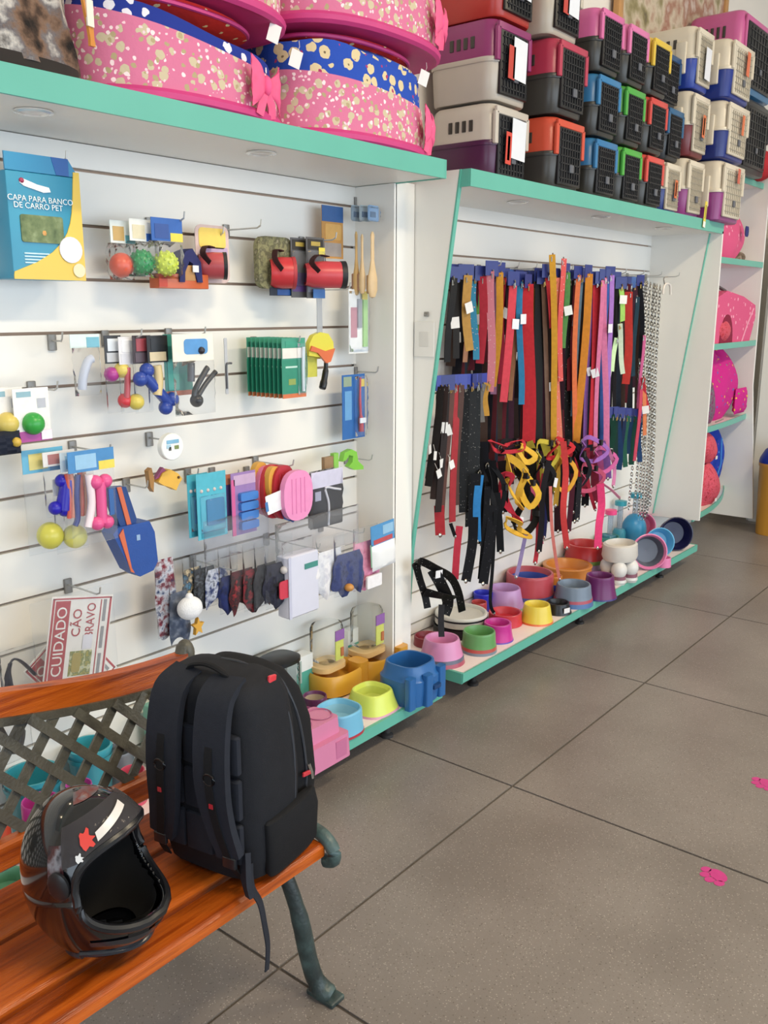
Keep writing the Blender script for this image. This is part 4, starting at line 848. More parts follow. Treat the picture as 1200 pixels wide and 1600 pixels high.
BB(812, 880, 942, 38, 36, 'large crimson bowl with blue inside and blue foot', '#b8404d', ((0, .10, '#a982b8'), (.10, .24, '#4c5a94')), inner='#3a55b0')
BB(765, 905, 952, 31, 24, 'lilac bowl behind the hanging black leads', '#b98cc4', ((0, .08, '#7fa088'),))
BB(858, 866, 912, 38, 36, 'large orange bowl on top of the stacked bowls', '#cd7f24', ((0, .12, '#d69a3c'),), lip=.006)
BB(894, 838, 880, 32, 28, 'glossy red bowl stacked on the lilac bowl', '#b8252a', ((0, .20, '#6a8f3f'), ), z=.172, lip=.004)
BB(897, 862, 897, 29, 30, 'lilac bowl with violet foot under the red one', '#a98ab4', ((0, .3, '#7d5a94'),))
BB(866, 896, 932, 12, 11, 'small cup stack banded orange, blue and magenta', '#d98a2c', ((0, .28, '#b8288c'), (.28, .58, '#3148b8')))
BB(717, 912, 948, 13, 15, 'bright blue cup between harness and lilac bowl', '#2a2fc0')
BB(748, 936, 970, 13, 12, 'brick red cup below the blue cup', '#b23a3a')
t, rb, rt, h = BB(684, 932, 990, 42, 40, 'wide off-white tray bowl with black rim under the harness', '#c9c6bd', ((0, .42, '#1b1a1e'), (.78, .86, '#1b1a1e')))
BB(668, 985, 1014, 22, 21, 'dark red bowl half hidden behind the pink corner bowl', '#8c2738')
tb = BB(918, 828, 866, 19, 18, 'teal tub against the slat wall behind the leads', '#3d8f86')
# label on the black bowl
# white bone-shaped double feeder
def blob(name, label, cat, px, ybot, hw, z, group=None):
    for _ in range(40):
        p, dist, k = place(px, ybot, hw, z)
        if p.y < D-.012-hw*dist/FPX*.9: break
        ybot += 3
    return thing(name, label, cat, p, 0, group), dist/FPX
t, u = blob('bone_feeder', 'white feeder bowl on a bone-shaped base with knob feet', 'bowl', 966, 912, 24, .12)
MB().lathe([(30*u, 34*u), (33*u, 40*u), (31*u, 58*u), (27*u, 60*u), (24*u, 50*u), (.001, 44*u)], 30, sy=.8).obj('bowl', pl('#d3cec6'), t)
for x, y in ((-22, -10), (2, -18), (24, -2), (-10, 14)):
    f = MB().ell((x*u, y*u, 22*u), (13*u, 12*u, 14*u)).obj('knob', pl('#d9d7d4'), t); MB().lathe([(11*u, 8*u), (11*u, 13*u)], 18, (x*u, y*u, 0)).obj('band', pl('#8e5a6c'), f); MB().lathe([(10*u, 0), (12*u, 4*u), (11*u, 8*u)], 18, (x*u, y*u, 0)).obj('foot', pl('#d5d3d0'), f)
# bowls standing on edge at the far end
def edge_bowl(px, ytop, ybot, hw, label, col, inner, rz=0, z=.12):
    p, dist, k = place(px, ybot, hw*.6, z); u = dist/FPX; r = (ybot-ytop)/2*u
    t = thing('pet_bowl', label, 'bowl', p, rz, 'pet bowls on the platforms')
    M = Matrix.Translation((0, 0, r)) @ Matrix.Rotation(math.radians(80), 4, 'X')
    MB().lathe([(r*.72, -r*.5), (r*.80, -r*.46), (r*.98, r*.28), (r, r*.34), (r*.94, r*.36), (r*.84, r*.2)], 30, caps=False).move(M).obj('body', pl(col), t); MB().lathe([(r*.85, r*.22), (r*.66, -r*.3), (.001, -r*.34)], 30, caps=False).move(M).obj('inside', pl(inner), t); MB().lathe([(r*.72, -r*.5), (.001, -r*.47)], 30, caps=False).move(M).obj('underside', pl(col), t)
edge_bowl(1010, 836, 892, 24, 'pink bowl with dark grey inside standing on its edge', '#e078a8', '#5c6272', math.radians(-50))
edge_bowl(1027, 826, 872, 20, 'sky blue bowl standing on edge beside the pink one', '#4fa8d6', '#58b0de', math.radians(-50))
edge_bowl(1052, 810, 862, 24, 'dark navy bowl standing on edge at the far end', '#14163f', '#191c4a', math.radians(-50))
edge_bowl(1001, 802, 844, 18, 'rosy pink bowl standing on edge behind the blue ball feeder', '#e07aa6', '#d96a98', math.radians(-60))
BB(1036, 868, 888, 12, 11, 'small pink dish lying low at the platform edge', '#e07cae')
# tube feeders
def tube_feeder(px, ybase, label, body, cap, r_px, ytop, yb2, round_=True):
    t, u = blob('tube_feeder', label, 'feeder', px, ybase, r_px, .12, 'tube feeders'); H_ = (ybase-ytop)*u*.97; hb = (ybase-yb2)*u*.97
    if round_: MB().ell((0, 0, hb*.5), (r_px*u, r_px*u, hb*.52), 22, 14).obj('body', pl(body), t)
    else: MB().lathe([(r_px*u, 0), (r_px*u, hb*.85), (r_px*u*.8, hb)], 20).obj('body', pl(body), t)
    MB().lathe([(4*u, hb*.9), (4*u, H_-8*u)], 12).obj('tube', clear('#dfe8f0', .2), t); MB().lathe([(5*u, H_-9*u), (9*u, H_-8*u), (9*u, H_-1*u), (4*u, H_)], 16).obj('cap', pl(cap), t)
tube_feeder(989, 856, 'sky blue ball feeder with clear tube and turquoise cap', '#2f93c4', '#25a3c0', 19, 770, 805)
tube_feeder(951, 852, 'teal feeder with clear tube and hot pink collars', '#2a7f98', '#ef3f86', 13, 780, 822, False)
tube_feeder(966, 846, 'turquoise-capped feeder tube behind the pink one', '#2a8fa8', '#1f9cae', 10, 768, 815, False)

# --- on the first platform
ZP = .118; G1 = 'pet bowls on the platforms'
def rblock(u, c, s_, r, z0, z1, name, mt, t, top=1.0):
    return MB().prismz(rrect(s_[0]*u, s_[1]*u, r*u, 4), z0, z1, top).move(Matrix.Translation((c[0]*u, c[1]*u, 0))).obj(name, mt, t)
# blue double feeder
t, u = blob('double_feeder', 'royal blue square feeder with deep round bowl and ribbed corners', 'feeder', 640, 1105, 42, ZP)
BLU = pl('#2264a6')
MB().lathe([(40*u, 0), (42*u, 26*u), (42*u, 40*u), (38*u, 44*u), (34*u, 62*u), (31*u, 62*u), (29*u, 30*u), (.001, 26*u)], 36, ex=3.2, sy=.95).obj('body', BLU, t)
for x, y in ((-38, -30), (-8, -40), (34, -34), (40, 20)): rblock(u, (x, y), (16, 12), 3, 0, 50*u, 'corner_rib', BLU, t)
rblock(u, (12, -42), (18, 8), 2, 22*u, 28*u, 'grip_slot', pl('#123f72'), t)
bowl(581, 1064, 1122, 38, 28, 'lime yellow square-based bowl', '#d5e34f', ((0, .10, '#d99ab0'),), ZP, ex=3.0, inner='#c9d65a')
bowl(530, 1090, 1157, 36, 33, 'sky blue bowl with red foot next to the lime bowl', '#6db9dc', ((0, .10, '#b32d40'),), ZP, ex=2.6, inner='#8fc6dc')
bowl(492, 1078, 1118, 20, 19, 'mauve bowl with cream inside behind the pink feeder', '#6a3260', (), ZP, inner='#b8a893')
t, u = blob('double_feeder', 'bubblegum pink stepped double feeder half behind the backpack', 'feeder', 490, 1205, 40, ZP)
PK = pl('#d27ba4'); rblock(u, (0, 0), (100, 72), 8, 0, 40*u, 'base', PK, t, .96); rblock(u, (-4, 6), (88, 58), 8, 40*u, 66*u, 'upper_tray', PK, t, .95)
for x in (-26, 20): MB().lathe([(18*u, 66.5*u), (20*u, 68*u), (21*u, 67*u)], 24, (x*u, 6*u, 0), caps=False).obj('bowl_rim', pl('#b05a86'), t)
rblock(u, (26, -34), (26, 5), 2, 6*u, 34*u, 'front_rib', pl('#c46c98'), t)
bowl(470, 1102, 1152, 28, 25, 'plum bowl peeking out beside the backpack', '#9a3f78', (), ZP)
def gravity(px, ybot, hw, label, bottle):
    t, u = blob('gravity_feeder', label, 'feeder', px, ybot, hw, ZP, 'yellow gravity feeders')
    MB().lathe([(.8, 0), (1, .08), (1, .62), (.94, .7), (.86, .62), (.8, .3), (.001, .28)], 36, ex=2.6, sx=1.05, sy=.8).move(Matrix.Diagonal((44*u, 44*u, 52*u, 1))).obj('bowl', pl('#e0a414'), t)
    rblock(u, (-8, 10), (58, 44), 16, 36*u, 44*u, 'bottle_collar', pl('#e3bd7c'), t)
    MB().lathe([(.5, .0), (1, .12), (1, .9), (.9, 1), (.001, 1)], 28, ex=3).move(Matrix.Translation((-8*u, 10*u, 44*u)) @ Matrix.Diagonal((26*u, 20*u, 64*u, 1))).obj('bottle', clear('#fafcfc', .035, .05), t)
    MB().box((-2*u, -11*u, 74*u), (18*u, 1.5*u, 44*u)).obj('label', pr('#c9cf5c'), t); MB().box((-2*u, -12*u, 92*u), (20*u, 1.5*u, 16*u)).obj('label_top', pr('#8f5fa8'), t); MB().box((3*u, -12.5*u, 64*u), (6*u, 1.5*u, 14*u)).obj('label_mark', pr('#b86a3c'), t)
    rblock(u, (34, -18), (24, 30), 8, 8*u, 42*u, 'scoop_front', pl('#d99a10'), t)
gravity(524, 1092, 40, 'yellow gravity feeder with clear bottle, nearer the bench', 0); gravity(586, 1066, 36, 'yellow gravity feeder with clear bottle, nearer the white post', 1)
t, u = blob('food_container', 'clear plastic food container with black lid and teal base', 'container', 438, 1094, 34, ZP)
MB().lathe([(30*u, 0), (34*u, 30*u), (33*u, 34*u)], 32, ex=2.6, sy=.8).obj('base', pl('#2f9a8c'), t); MB().lathe([(33*u, 34*u), (33*u, 78*u), (30*u, 84*u)], 32, ex=2.6, sy=.8, caps=False).obj('body', clear('#fafcfc', .04, .05), t); MB().lathe([(34*u, 84*u), (34*u, 90*u), (26*u, 94*u), (.001, 94*u)], 32, ex=2.6, sy=.8).obj('lid', pl('#18191c'), t)
t, u = blob('feeder_box', 'white and teal boxed feeder between the yellow feeders', 'package', 547, 1040, 10, ZP)
MB().box((0, 0, 35*u), (24*u, 14*u, 70*u)).obj('box', pl('#eaeeee'), t); MB().box((0, -7.3*u, 24*u), (24.2*u, .8*u, 46*u)).obj('teal_print', pl('#3fa596'), t)
t, u = blob('feeder_box', 'tall teal boxed feeder with clear front beside the black-lidded container', 'package', 470, 1062, 14, ZP)
MB().box((0, 0, 34*u), (36*u, 20*u, 68*u)).obj('box', pl('#e6eaea'), t); MB().box((0, -10.3*u, 22*u), (36.2*u, .8*u, 42*u)).obj('teal_print', pl('#4aa89a'), t); MB().box((-12*u, -10.6*u, 44*u), (8*u, .8*u, 36*u)).obj('side_print', pl('#9fb3ae'), t)
# things seen through the bench lattice
def drum(px, ytop, ybot, hw, label, col, lid):
    p, dist, k = place(px, ybot, hw, ZP); u = dist/FPX; p.y = min(p.y, D-hw*u*1.05); H_ = max(.03, at(px, ytop+k*hw, p.y).z-ZP)
    t = thing('pet_house_tub', label, 'tub', p, 0, 'tubs behind the bench'); MB().lathe([(hw*u*.86, 0), (hw*u, H_*.9), (hw*u*1.04, H_*.92), (hw*u*1.04, H_), (hw*u*.94, H_), (hw*u*.85, H_*.5), (.001, H_*.45)], 32).obj('body', pl(col), t); MB().lathe([(hw*u*1.05, H_*.78), (hw*u*1.055, H_*.86)], 32, caps=False).obj('rim_band', pl(lid), t)
drum(30, 1196, 1292, 40, 'turquoise tub behind the bench lattice, left', '#2a9db0', '#1f7f90'); drum(112, 1160, 1240, 32, 'turquoise tub behind the bench lattice, right', '#2fa3b4', '#248a98')
bowl(70, 1232, 1345, 30, 28, 'magenta bowl seen through the lattice', '#b42f90', (), ZP); bowl(128, 1212, 1300, 22, 20, 'purple-pink bowl beside the magenta one behind the lattice', '#bb45a4', (), ZP)
bowl(-8, 1272, 1370, 30, 28, 'orange bowl behind the bench at the left edge', '#d3491c', (), ZP); bowl(210, 1192, 1262, 20, 19, 'pinkish red bowl low behind lattice near the backpack', '#c94460', (), ZP); bowl(172, 1150, 1222, 24, 23, 'smoky grey clear bowl behind the lattice', '#6f747c', (), ZP); bowl(12, 1352, 1430, 40, 36, 'green bowl glimpsed under the bench seat', '#5a9a78', ((0, .2, '#8a62b0'),), ZP, y=1)
t = thing('green_box', 'mint green carton behind the lattice beside the backpack', 'package', (1.50, 1.98, ZP)); MB().box((0, 0, .10), (.16, .12, .20), bev=.004).obj('box', pl('#58a48c'), t); MB().box((0, -.061, .13), (.10, .002, .06)).obj('label', pl('#d9e4dc'), t)

# ---------------------------------------------------------------- pet beds on the first shelf
PINK = dots('pink_print', '#d4789a', [('#cbbd9f', 33, .36, .0), ('#f6dfe0', 44, .22, .3), ('#b3a37e', 38, .24, .7), ('#f4cdd6', 48, .18, .5)]); RIM = pm('#cc2c7c', .55, 0, .08, 20); PINKB = dots('pink_bow', '#ee5f93', [('#f7d3de', 40, .16, .1)], .6)
BLUEF = dots('blue_flowers', '#2a4fb0', [('#d9c79c', 25, .40, .1), ('#7a6a50', 25, .10, .1), ('#a83a6a', 32, .16, .6)]); LEAF = dots('leaf_print', '#3a2c26', [('#97805e', 26, .38, .2), ('#57493c', 34, .2, .4)]); NAVYF = dots('navy_flowers', '#24378f', [('#e6e6ee', 24, .28, .3)]); REDF = dots('red_print', '#d2302c', [('#f0d9a0', 24, .15, .3)])
def ring(a, b, zf, n=48, ex=2.4):
    o = []
    for i in range(n):
        g = 2*PI*i/n; ca, sa = math.cos(g), math.sin(g); q = (abs(ca)**ex+abs(sa)**ex)**(-1/ex); o.append((a*q*ca, b*q*sa, zf(g)))
    return o
def wallmesh(a, b, zlo, zhi, th, n=48, ex=2.4):
    A, B_, C_, D_ = ring(a, b, lambda g: zlo, n, ex), ring(a*1.01, b*1.01, lambda g: (zlo+zhi(g))/2, n, ex), ring(a*.985, b*.985, zhi, n, ex), ring(a-th, b-th, zhi, n, ex); E_ = ring(a-th, b-th, lambda g: zlo, n, ex)
    fs = [(k*n+i, k*n+(i+1) % n, (k+1)*n+(i+1) % n, (k+1)*n+i) for k in range(4) for i in range(n)]
    return MB().add(A+B_+C_+D_+E_, fs)
def bed(label, cx, cy, z0, a, b, hf, inner, cushion, bow, blue_h=.05, cush_h=.0):
    t = thing('pet_bed', label, 'pet bed', (cx, cy, z0), 0, 'pink pet beds on the shelf')
    wallmesh(a, b, .012, hf, .03).obj('wall', PINK, t)
    MB().tube(ring(a*1.005, b*1.005, lambda g: .016), .016, 8, True).obj('base_piping', RIM, t)
    MB().prismz([(x, y) for x, y, z in ring(a*.98, b*.98, lambda g: 0)], .002, .02).obj('floor_pad', RIM, t)
    wallmesh(a*.96, b*.95, .02, lambda g: hf(g)+blue_h*(.9+.1*math.sin(5*g)), .05).obj('lining', inner, t)
    mm = MB(); n = 40
    for r_, z_ in ((.90, .08), (.88, hf(-1.2)+cush_h), (.7, hf(-1.2)+cush_h+.02), (.4, hf(-1.2)+cush_h+.028), (.02, hf(-1.2)+cush_h+.03)): mm.v += [Vector(q) for q in ring(a*r_, b*r_, lambda g: z_, n)]
    mm.f = [(k*n+i, k*n+(i+1) % n, (k+1)*n+(i+1) % n, (k+1)*n+i) for k in range(4) for i in range(n)]; mm.obj('cushion', cushion, t)
    if bow is not None:
        g, zb = bow; q = (abs(math.cos(g))**2.4+abs(math.sin(g))**2.4)**(-1/2.4); bx, by = a*q*math.cos(g)*1.03, b*q*math.sin(g)*1.03; ang = math.atan2(math.sin(g)*a, math.cos(g)*b)+PI/2
        M = Matrix.Translation((bx, by, zb)) @ Matrix.Rotation(ang, 4, 'Z') @ Matrix.Diagonal((1.15, 1.0, 1.3, 1))
        bo = MB().ell((0, -.014, 0), (.014, .013, .018)).move(M).obj('bow', PINKB, t)
        for s in (-1, 1):
            def lobe(u, v, s=s):
                x = s*(.012+.050*u); w_ = .012+.034*u; th = .018*math.sin(PI*min(1, u*1.05))
                ph = 2*PI*v; return M @ Vector((x, -.012-th*(1+math.cos(ph))*.5-.002*math.sin(6*ph)*u, w_*math.sin(ph)*1.0))
            MB().grid(lobe, 8, 20).obj('bow_loop', pm('#ee4f86' , .6, 0, .15, 60), bo)
        for s in (-1, 1): MB().ribbon([M @ Vector((s*.006, -.012, -.01)), M @ Vector((s*.022, -.014, -.035)), M @ Vector((s*.028, -.010, -.055))], .024, .002, (1, 0, 0)).obj('bow_tail', pm('#ee4f86', .6, 0, .15, 60), bo)
    return t
Z1 = 1.8825
bed('pink flowered pet bed with navy lining and dark leaf cushion, left one', 1.535, 1.935, Z1, .298, .20, lambda g: .165+.045*math.cos(g-2.6), NAVYF, LEAF, (-1.12, .085), .035, .035)
bed('pink flowered pet bed with bright blue flowered lining, right one', 2.168, 1.935, Z1, .308, .205, lambda g: .162+.022*math.cos(g-2.9), BLUEF, BLUEF, (-.88, .09), .09, .10)
bed('pink pet bed stacked on top of the navy-lined bed', 1.555, 1.935, Z1+.245, .300, .20, lambda g: .17, NAVYF, REDF, None, .03)
bed('pink pet bed with bow stacked on top of the blue-lined bed', 2.205, 1.93, Z1+.295, .325, .21, lambda g: .17, BLUEF, REDF, (-.95, .10), .03)
def pad(label, cx, cy, z0, a, b, h, mt, name='pet_cushion'):
    t = thing(name, label, 'cushion', (cx, cy, z0), 0, 'cushions tucked into the pet beds'); mm = MB(); n = 36
    for r_, z_ in ((.8, 0), (1, h*.35), (.97, h*.75), (.6, h), (.02, h)): mm.v += [Vector(q) for q in ring(a*r_, b*r_, lambda g: z_*(1+.08*math.sin(3*g)), n)]
    mm.f = [(k*n+i, k*n+(i+1) % n, (k+1)*n+(i+1) % n, (k+1)*n+i) for k in range(4) for i in range(n)]; mm.f.append(tuple(range(n-1, -1, -1))); mm.obj('cover', mt, t); MB().tube(ring(a*1.0, b*1.0, lambda g: h*.45), .006, 6, True).obj('piping', RIM, t); return t
pad('red flowered cushion squeezed between the two left beds', 1.50, 1.93, Z1+.205, .25, .16, .04, REDF); pad('red flowered cushion squeezed between the two right beds', 2.17, 1.93, Z1+.265, .25, .16, .03, REDF)
for lab, px, py, Y_ in (('white paper tag on the navy-lined bed rim', 428, 52, 1.765), ('white paper tag dangling below the left bed rim', 462, 92, 1.785), ('white paper tag on the right bed lining', 662, 122, 1.765)):
    p = at(px, py, Y_); t = thing('paper_tag', lab, 'tag', p, -.4, 'paper tags on the beds', .3); MB().box((0, 0, 0), (.032, .0012, .044)).obj('card', pl('#e9e4e2'), t); MB().tube([(0, 0, .02), (.004, .006, .035), (.0, .01, .05)], .001, 5).obj('string', pl('#cfcac5'), t)
# plush bed at the left end
FUR = patches('animal_fur', ['#17120f', '#4a382d', '#7d6250', '#6f6a6c', '#c9c3bc', '#3f3a3a'], 16, .95, 1.0)
t = thing('plush_pet_bed', 'furry brown and grey animal-print plush bed at the left end of the shelf', 'pet bed', (.965, 1.925, Z1))
sq = lambda u: (abs(math.cos(2*PI*u))**3.6+abs(math.sin(2*PI*u))**3.6)**(-1/3.6)
mm = MB(); mm.grid(lambda u, v: Vector(((.238+.012*math.sin(14*u*PI+9*v))*sq(u)*math.cos(2*PI*u)*(1-.22*v**2), (.190+.01*math.sin(18*u*PI+5*v))*sq(u)*math.sin(2*PI*u)*(1-.22*v**2), .02+.30*v)), 96, 14, True); mm.obj('body', FUR, t)
MB().prismz(ring_ := [(x, y) for x, y, z in ring(.245, .197, lambda g: 0, 48, 3.6)], .0, .03).obj('base', pm('#2a2320', .9), t)
MB().grid(lambda u, v: Vector((.14*math.cos(2*PI*u)*v*1.25, .11*math.sin(2*PI*u)*v*1.2, .33-.02*v)), 24, 6, True).obj('top_pad', FUR, t)
MB().pillow((-.10, -.205, .10), .12, .12, .05).obj('gold_pad', fab('#a8842c'), t)
MB().ribbon(smooth([(.185, -.175, .32), (.195, -.20, .22), (.205, -.206, .15), (.212, -.206, .07)], 4), [.022+.008*math.sin(i) for i in range(13)], .006, (1, .4, 0)).obj('orange_band', pl('#d78a2c'), t); MB().box((.207, -.212, .13), (.018, .004, .05), rz=.2).obj('price_tag', pl('#eadfd2'), t)
# ---------------------------------------------------------------- leads, harnesses and chains on the second slat wall
METAL = pm('#b9b6ae', .25, 1.0, .1); GOLD = pm('#c9a45a', .3, 1.0, .1); NAVY = pr('#1f2a66')
PAT = {'plain': None, 'patterned': 1, 'leather': 2}
def strapmat(col, kind):
    if kind == 'leather': return pm(col, .55, 0, .2, 40, .3, 300, 0, .25)
    if kind == 'patterned': return dots('strap_'+col, col, [('#d8b8b4' if sum(S(col)) > .15 else '#3a3a42', 75, .16, .2)], .7)
    if kind == 'studded': return dots('stud_'+col, col, [('#8a8782', 90, .14, .2)], .5)
    return fab(col)
used_labels = set()
def lead(p0, p1, Y, wd, col, kind, label, header='#22307a', tagc=None, cat='lead', grp='dog leads on the second slat wall', sway=.006, loop=True):
    a, b = at(p0[0], p0[1], Y), at(p1[0], p1[1], Y); L_ = a.z-b.z
    while label in used_labels: label = label.replace(' lead', ' narrow lead', 1) if ' narrow lead' not in label else label+', further along'
    used_labels.add(label)
    t = thing('dog_lead', label, cat, (a.x, Y, b.z), 0, grp)
    dx = b.x-a.x; ph = RND.random()*6; aa = -.75+.45*math.sin(ph); sv = (math.cos(aa), math.sin(aa), 0); wd = wd*1.25
    n = 9; path = []
    for i in range(n):
        f = i/(n-1); path.append((dx*f+sway*math.sin(ph+f*5), .006*math.sin(ph*2+f*4), L_*(1-f)))
    top = L_
    if header:
        hh = .055
        MB().box((0, .002, top+.012), (.066, .002, hh), rz=RND.uniform(-.5, .1)).obj('header_card', pr(header), t)
    MB().tube([(0, -.004, top+.006), (.005, -.004, top-.004), (.005, -.004, top-.022), (-.004, -.004, top-.026), (-.006, -.004, top-.008)], .0028, 6).obj('snap_hook', METAL if RND.random() < .75 else GOLD, t)
    mt = strapmat(col, kind)
    MB().ribbon(path[0:], wd, .003, sv).obj('strap', mt, t)
    if loop and L_ > .2:
        p2 = [(x+.010+.004*math.sin(4*i), y+.008, z*(.93)+.07*L_) for i, (x, y, z) in enumerate(path)]
        MB().ribbon(p2, wd*.9, .003, (math.cos(aa+.4), math.sin(aa+.4), 0)).obj('strap', mt, t)
    if tagc: MB().box((.004, -.012, L_*RND.uniform(.45, .75)), (.036, .0012, .040), rz=RND.uniform(-.9, -.1), ry=RND.uniform(-.4, .4)).obj('price_tag', pr(tagc), t)
    return t
NM = {}
# (px top, py top, px bottom, py bottom, depth, width m, colour, kind, colour words, tag)
FR = [
 (707, 440, 700, 566, 1.90, .022, '#0f0c0b', 'leather', 'black leather', '#d9d6d2'), (716, 436, 712, 560, 1.95, .020, '#181311', 'leather', 'dark brown leather', None), (729, 436, 733, 548, 1.92, .028, '#b5883f', 'plain', 'tan gold', '#e2dfda'), (736, 438, 727, 566, 1.98, .018, '#a9785a', 'plain', 'sandy brown', None), (742, 438, 741, 562, 1.95, .020, '#3a86a8', 'patterned', 'teal patterned', None), (748, 440, 744, 560, 1.99, .018, '#6aa046', 'plain', 'leaf green', '#e5e2dd'),
 (754, 438, 752, 568, 1.93, .026, '#b82a3c', 'plain', 'crimson', None), (761, 442, 758, 566, 1.98, .020, '#5c1f2c', 'plain', 'maroon', '#dedad6'), (769, 430, 764, 612, 1.90, .024, '#d2808e', 'patterned', 'rose patterned', None), (776, 436, 768, 616, 1.95, .020, '#a97aa6', 'plain', 'lilac', None), (782, 432, 772, 604, 1.92, .022, '#d99a1f', 'plain', 'amber yellow', None), (788, 440, 780, 600, 1.96, .022, '#a8223a', 'plain', 'dark crimson', '#e4e2de'), (795, 446, 790, 590, 1.98, .018, '#3a1c20', 'leather', 'dark oxblood', None),
 (803, 446, 786, 628, 1.90, .030, '#c63a4a', 'plain', 'warm red', '#dfe2ea'), (808, 450, 800, 626, 1.94, .014, '#a57552', 'leather', 'tan leather', None), (815, 446, 812, 632, 1.91, .020, '#2a7fae', 'plain', 'sky blue', '#e0e4ea'), (818, 452, 806, 622, 1.96, .020, '#2b2024', 'plain', 'black-brown', None), (826, 450, 824, 692, 1.89, .044, '#c4232f', 'plain', 'broad scarlet', None), (835, 446, 832, 560, 1.95, .012, '#b58a2a', 'plain', 'thin gold', None), (844, 440, 840, 704, 1.92, .034, '#0d0b0a', 'leather', 'broad black', None), (850, 444, 856, 700, 1.90, .018, '#6d5242', 'leather', 'brown leather', None),
 (857, 434, 862, 512, 1.88, .022, '#c93140', 'plain', 'short red', None), (862, 404, 868, 690, 1.86, .020, '#e0a31c', 'plain', 'bright yellow', None), (868, 440, 874, 694, 1.90, .024, '#dd7a64', 'patterned', 'salmon patterned', None), (873, 444, 880, 640, 1.94, .018, '#3b1f2c', 'plain', 'plum', None), (879, 410, 876, 596, 1.88, .020, '#d65a58', 'patterned', 'coral patterned', None), (886, 432, 882, 544, 1.88, .018, '#5f9f55', 'plain', 'green', '#dfe3dc'), (890, 444, 886, 690, 1.93, .026, '#100e0d', 'studded', 'black studded', None), (897, 442, 892, 610, 1.92, .032, '#6d1c26', 'plain', 'broad maroon', '#d9dde6'),
 (904, 436, 896, 690, 1.89, .018, '#dd6f3c', 'plain', 'orange-red', None), (909, 438, 894, 650, 1.91, .018, '#6f92ac', 'plain', 'grey-blue', None), (920, 434, 903, 692, 1.87, .026, '#dd8c1c', 'plain', 'orange', None), (926, 444, 914, 700, 1.92, .018, '#8a5aa8', 'plain', 'violet', '#dfdce8'), (933, 446, 924, 694, 1.90, .034, '#bf2334', 'plain', 'broad red', '#d9d9dd'), (940, 444, 931, 698, 1.88, .020, '#cf6f98', 'plain', 'dusty pink', None), (946, 440, 945, 702, 1.87, .022, '#dd7aa8', 'plain', 'pink', None), (954, 436, 950, 700, 1.86, .022, '#a06fc0', 'plain', 'lavender', '#e3e0ea'), (950, 440, 938, 694, 1.91, .018, '#3c63b0', 'plain', 'mid blue', None),
 (963, 444, 961, 640, 1.90, .018, '#1a181c', 'plain', 'jet black', None), (971, 452, 972, 502, 1.88, .024, '#9fd05c', 'plain', 'short lime green', '#efece6'), (964, 534, 955, 580, 1.88, .018, '#cdeeb6', 'plain', 'pale mint', None), (968, 512, 974, 584, 1.87, .018, '#dff0cf', 'plain', 'white-green', None), (985, 462, 977, 600, 1.89, .030, '#cc342c', 'plain', 'tomato red', None), (994, 470, 990, 588, 1.90, .022, '#1f3a48', 'plain', 'dark teal', None), (1001, 448, 1002, 560, 1.92, .018, '#15161c', 'leather', 'black cord', None), (1005, 530, 998, 640, 1.90, .016, '#c65a8c', 'plain', 'deep pink', None),
]
names = [r[8] for r in FR]
for i, (x0, y0, x1, y1, Y, wd, col, kind, nm, tg) in enumerate(FR):
    pv = names[i-1] if i else 'slanted panel and the '+names[i+1]; nx = names[i+1] if i+1 < len(names) else 'steel chains'
    lab = '%s lead hanging beside the %s one' % (nm, pv if i else names[1])
    lead((x0, y0-6), (x1, y1), Y, wd, col, kind, lab, '#22307a' if y0 < 460 and nm not in ('bright yellow', 'coral patterned', 'pale mint') else None, tg)
# row of blue header cards standing behind, each with a short dark lead
k = 0
DK = ['#3a2a24', '#1c1a20', '#5a2028', '#26303f', '#40302a', '#6b2632', '#22252c', '#4d2b3c']
DN = ['brown', 'black', 'wine', 'slate', 'umber', 'garnet', 'charcoal', 'mulberry']
for px in range(710, 1000, 6):
    py = 432+(px-705)*.045; L_ = 90+((k*53) % 130) if not 755 < px < 960 else 195+((k*53) % 90)
    lead((px, py), (px-4, py+L_+50), 2.02-.006*(k % 3), .030, DK[k % 8], 'plain', '%s lead in the back row behind the %s one' % (DN[k % 8], min(FR, key=lambda r: abs(r[0]-px))[8]), ('#1d2a6c', '#25357e', '#2f58a0', '#1a2358')[k % 4], '#dcdad8' if k % 4 == 1 else None, grp='dog leads in the back row', loop=False); k += 1
# second level, left: leather leads
for i, (x0, x1, y1, wd, col, kind, nm) in enumerate(((688, 672, 760, .022, '#170f0d', 'leather', 'darkest brown'), (694, 680, 780, .022, '#2a1813', 'leather', 'chestnut'), (699, 684, 800, .022, '#20130f', 'leather', 'cocoa'), (704, 690, 834, .020, '#5b3830', 'leather', 'reddish brown'), (711, 708, 816, .024, '#a3232c', 'leather', 'brick red'), (718, 714, 790, .020, '#4d332c', 'leather', 'mahogany'), (727, 724, 800, .030, '#0b0a0a', 'studded', 'black spiked'), (737, 734, 822, .034, '#0e0d0c', 'studded', 'broad black spiked'), (746, 742, 770, .026, '#0b0b0a', 'studded', 'narrow black spiked'), (754, 750, 660, .022, '#6d6a68', 'plain', 'short grey'), (762, 757, 650, .022, '#b8862c', 'plain', 'short mustard'))):
    lead((x0, 604-i*.5), (x1, y1), 1.885-.006*(i % 3), wd, col, kind, '%s collar strap on the lower left hooks' % nm, ('#232f78', '#2a3a9c')[i % 2] if i != 10 else None, '#e2e0dc' if i in (0, 1) else None, 'collar', 'leather collars on the lower left hooks')
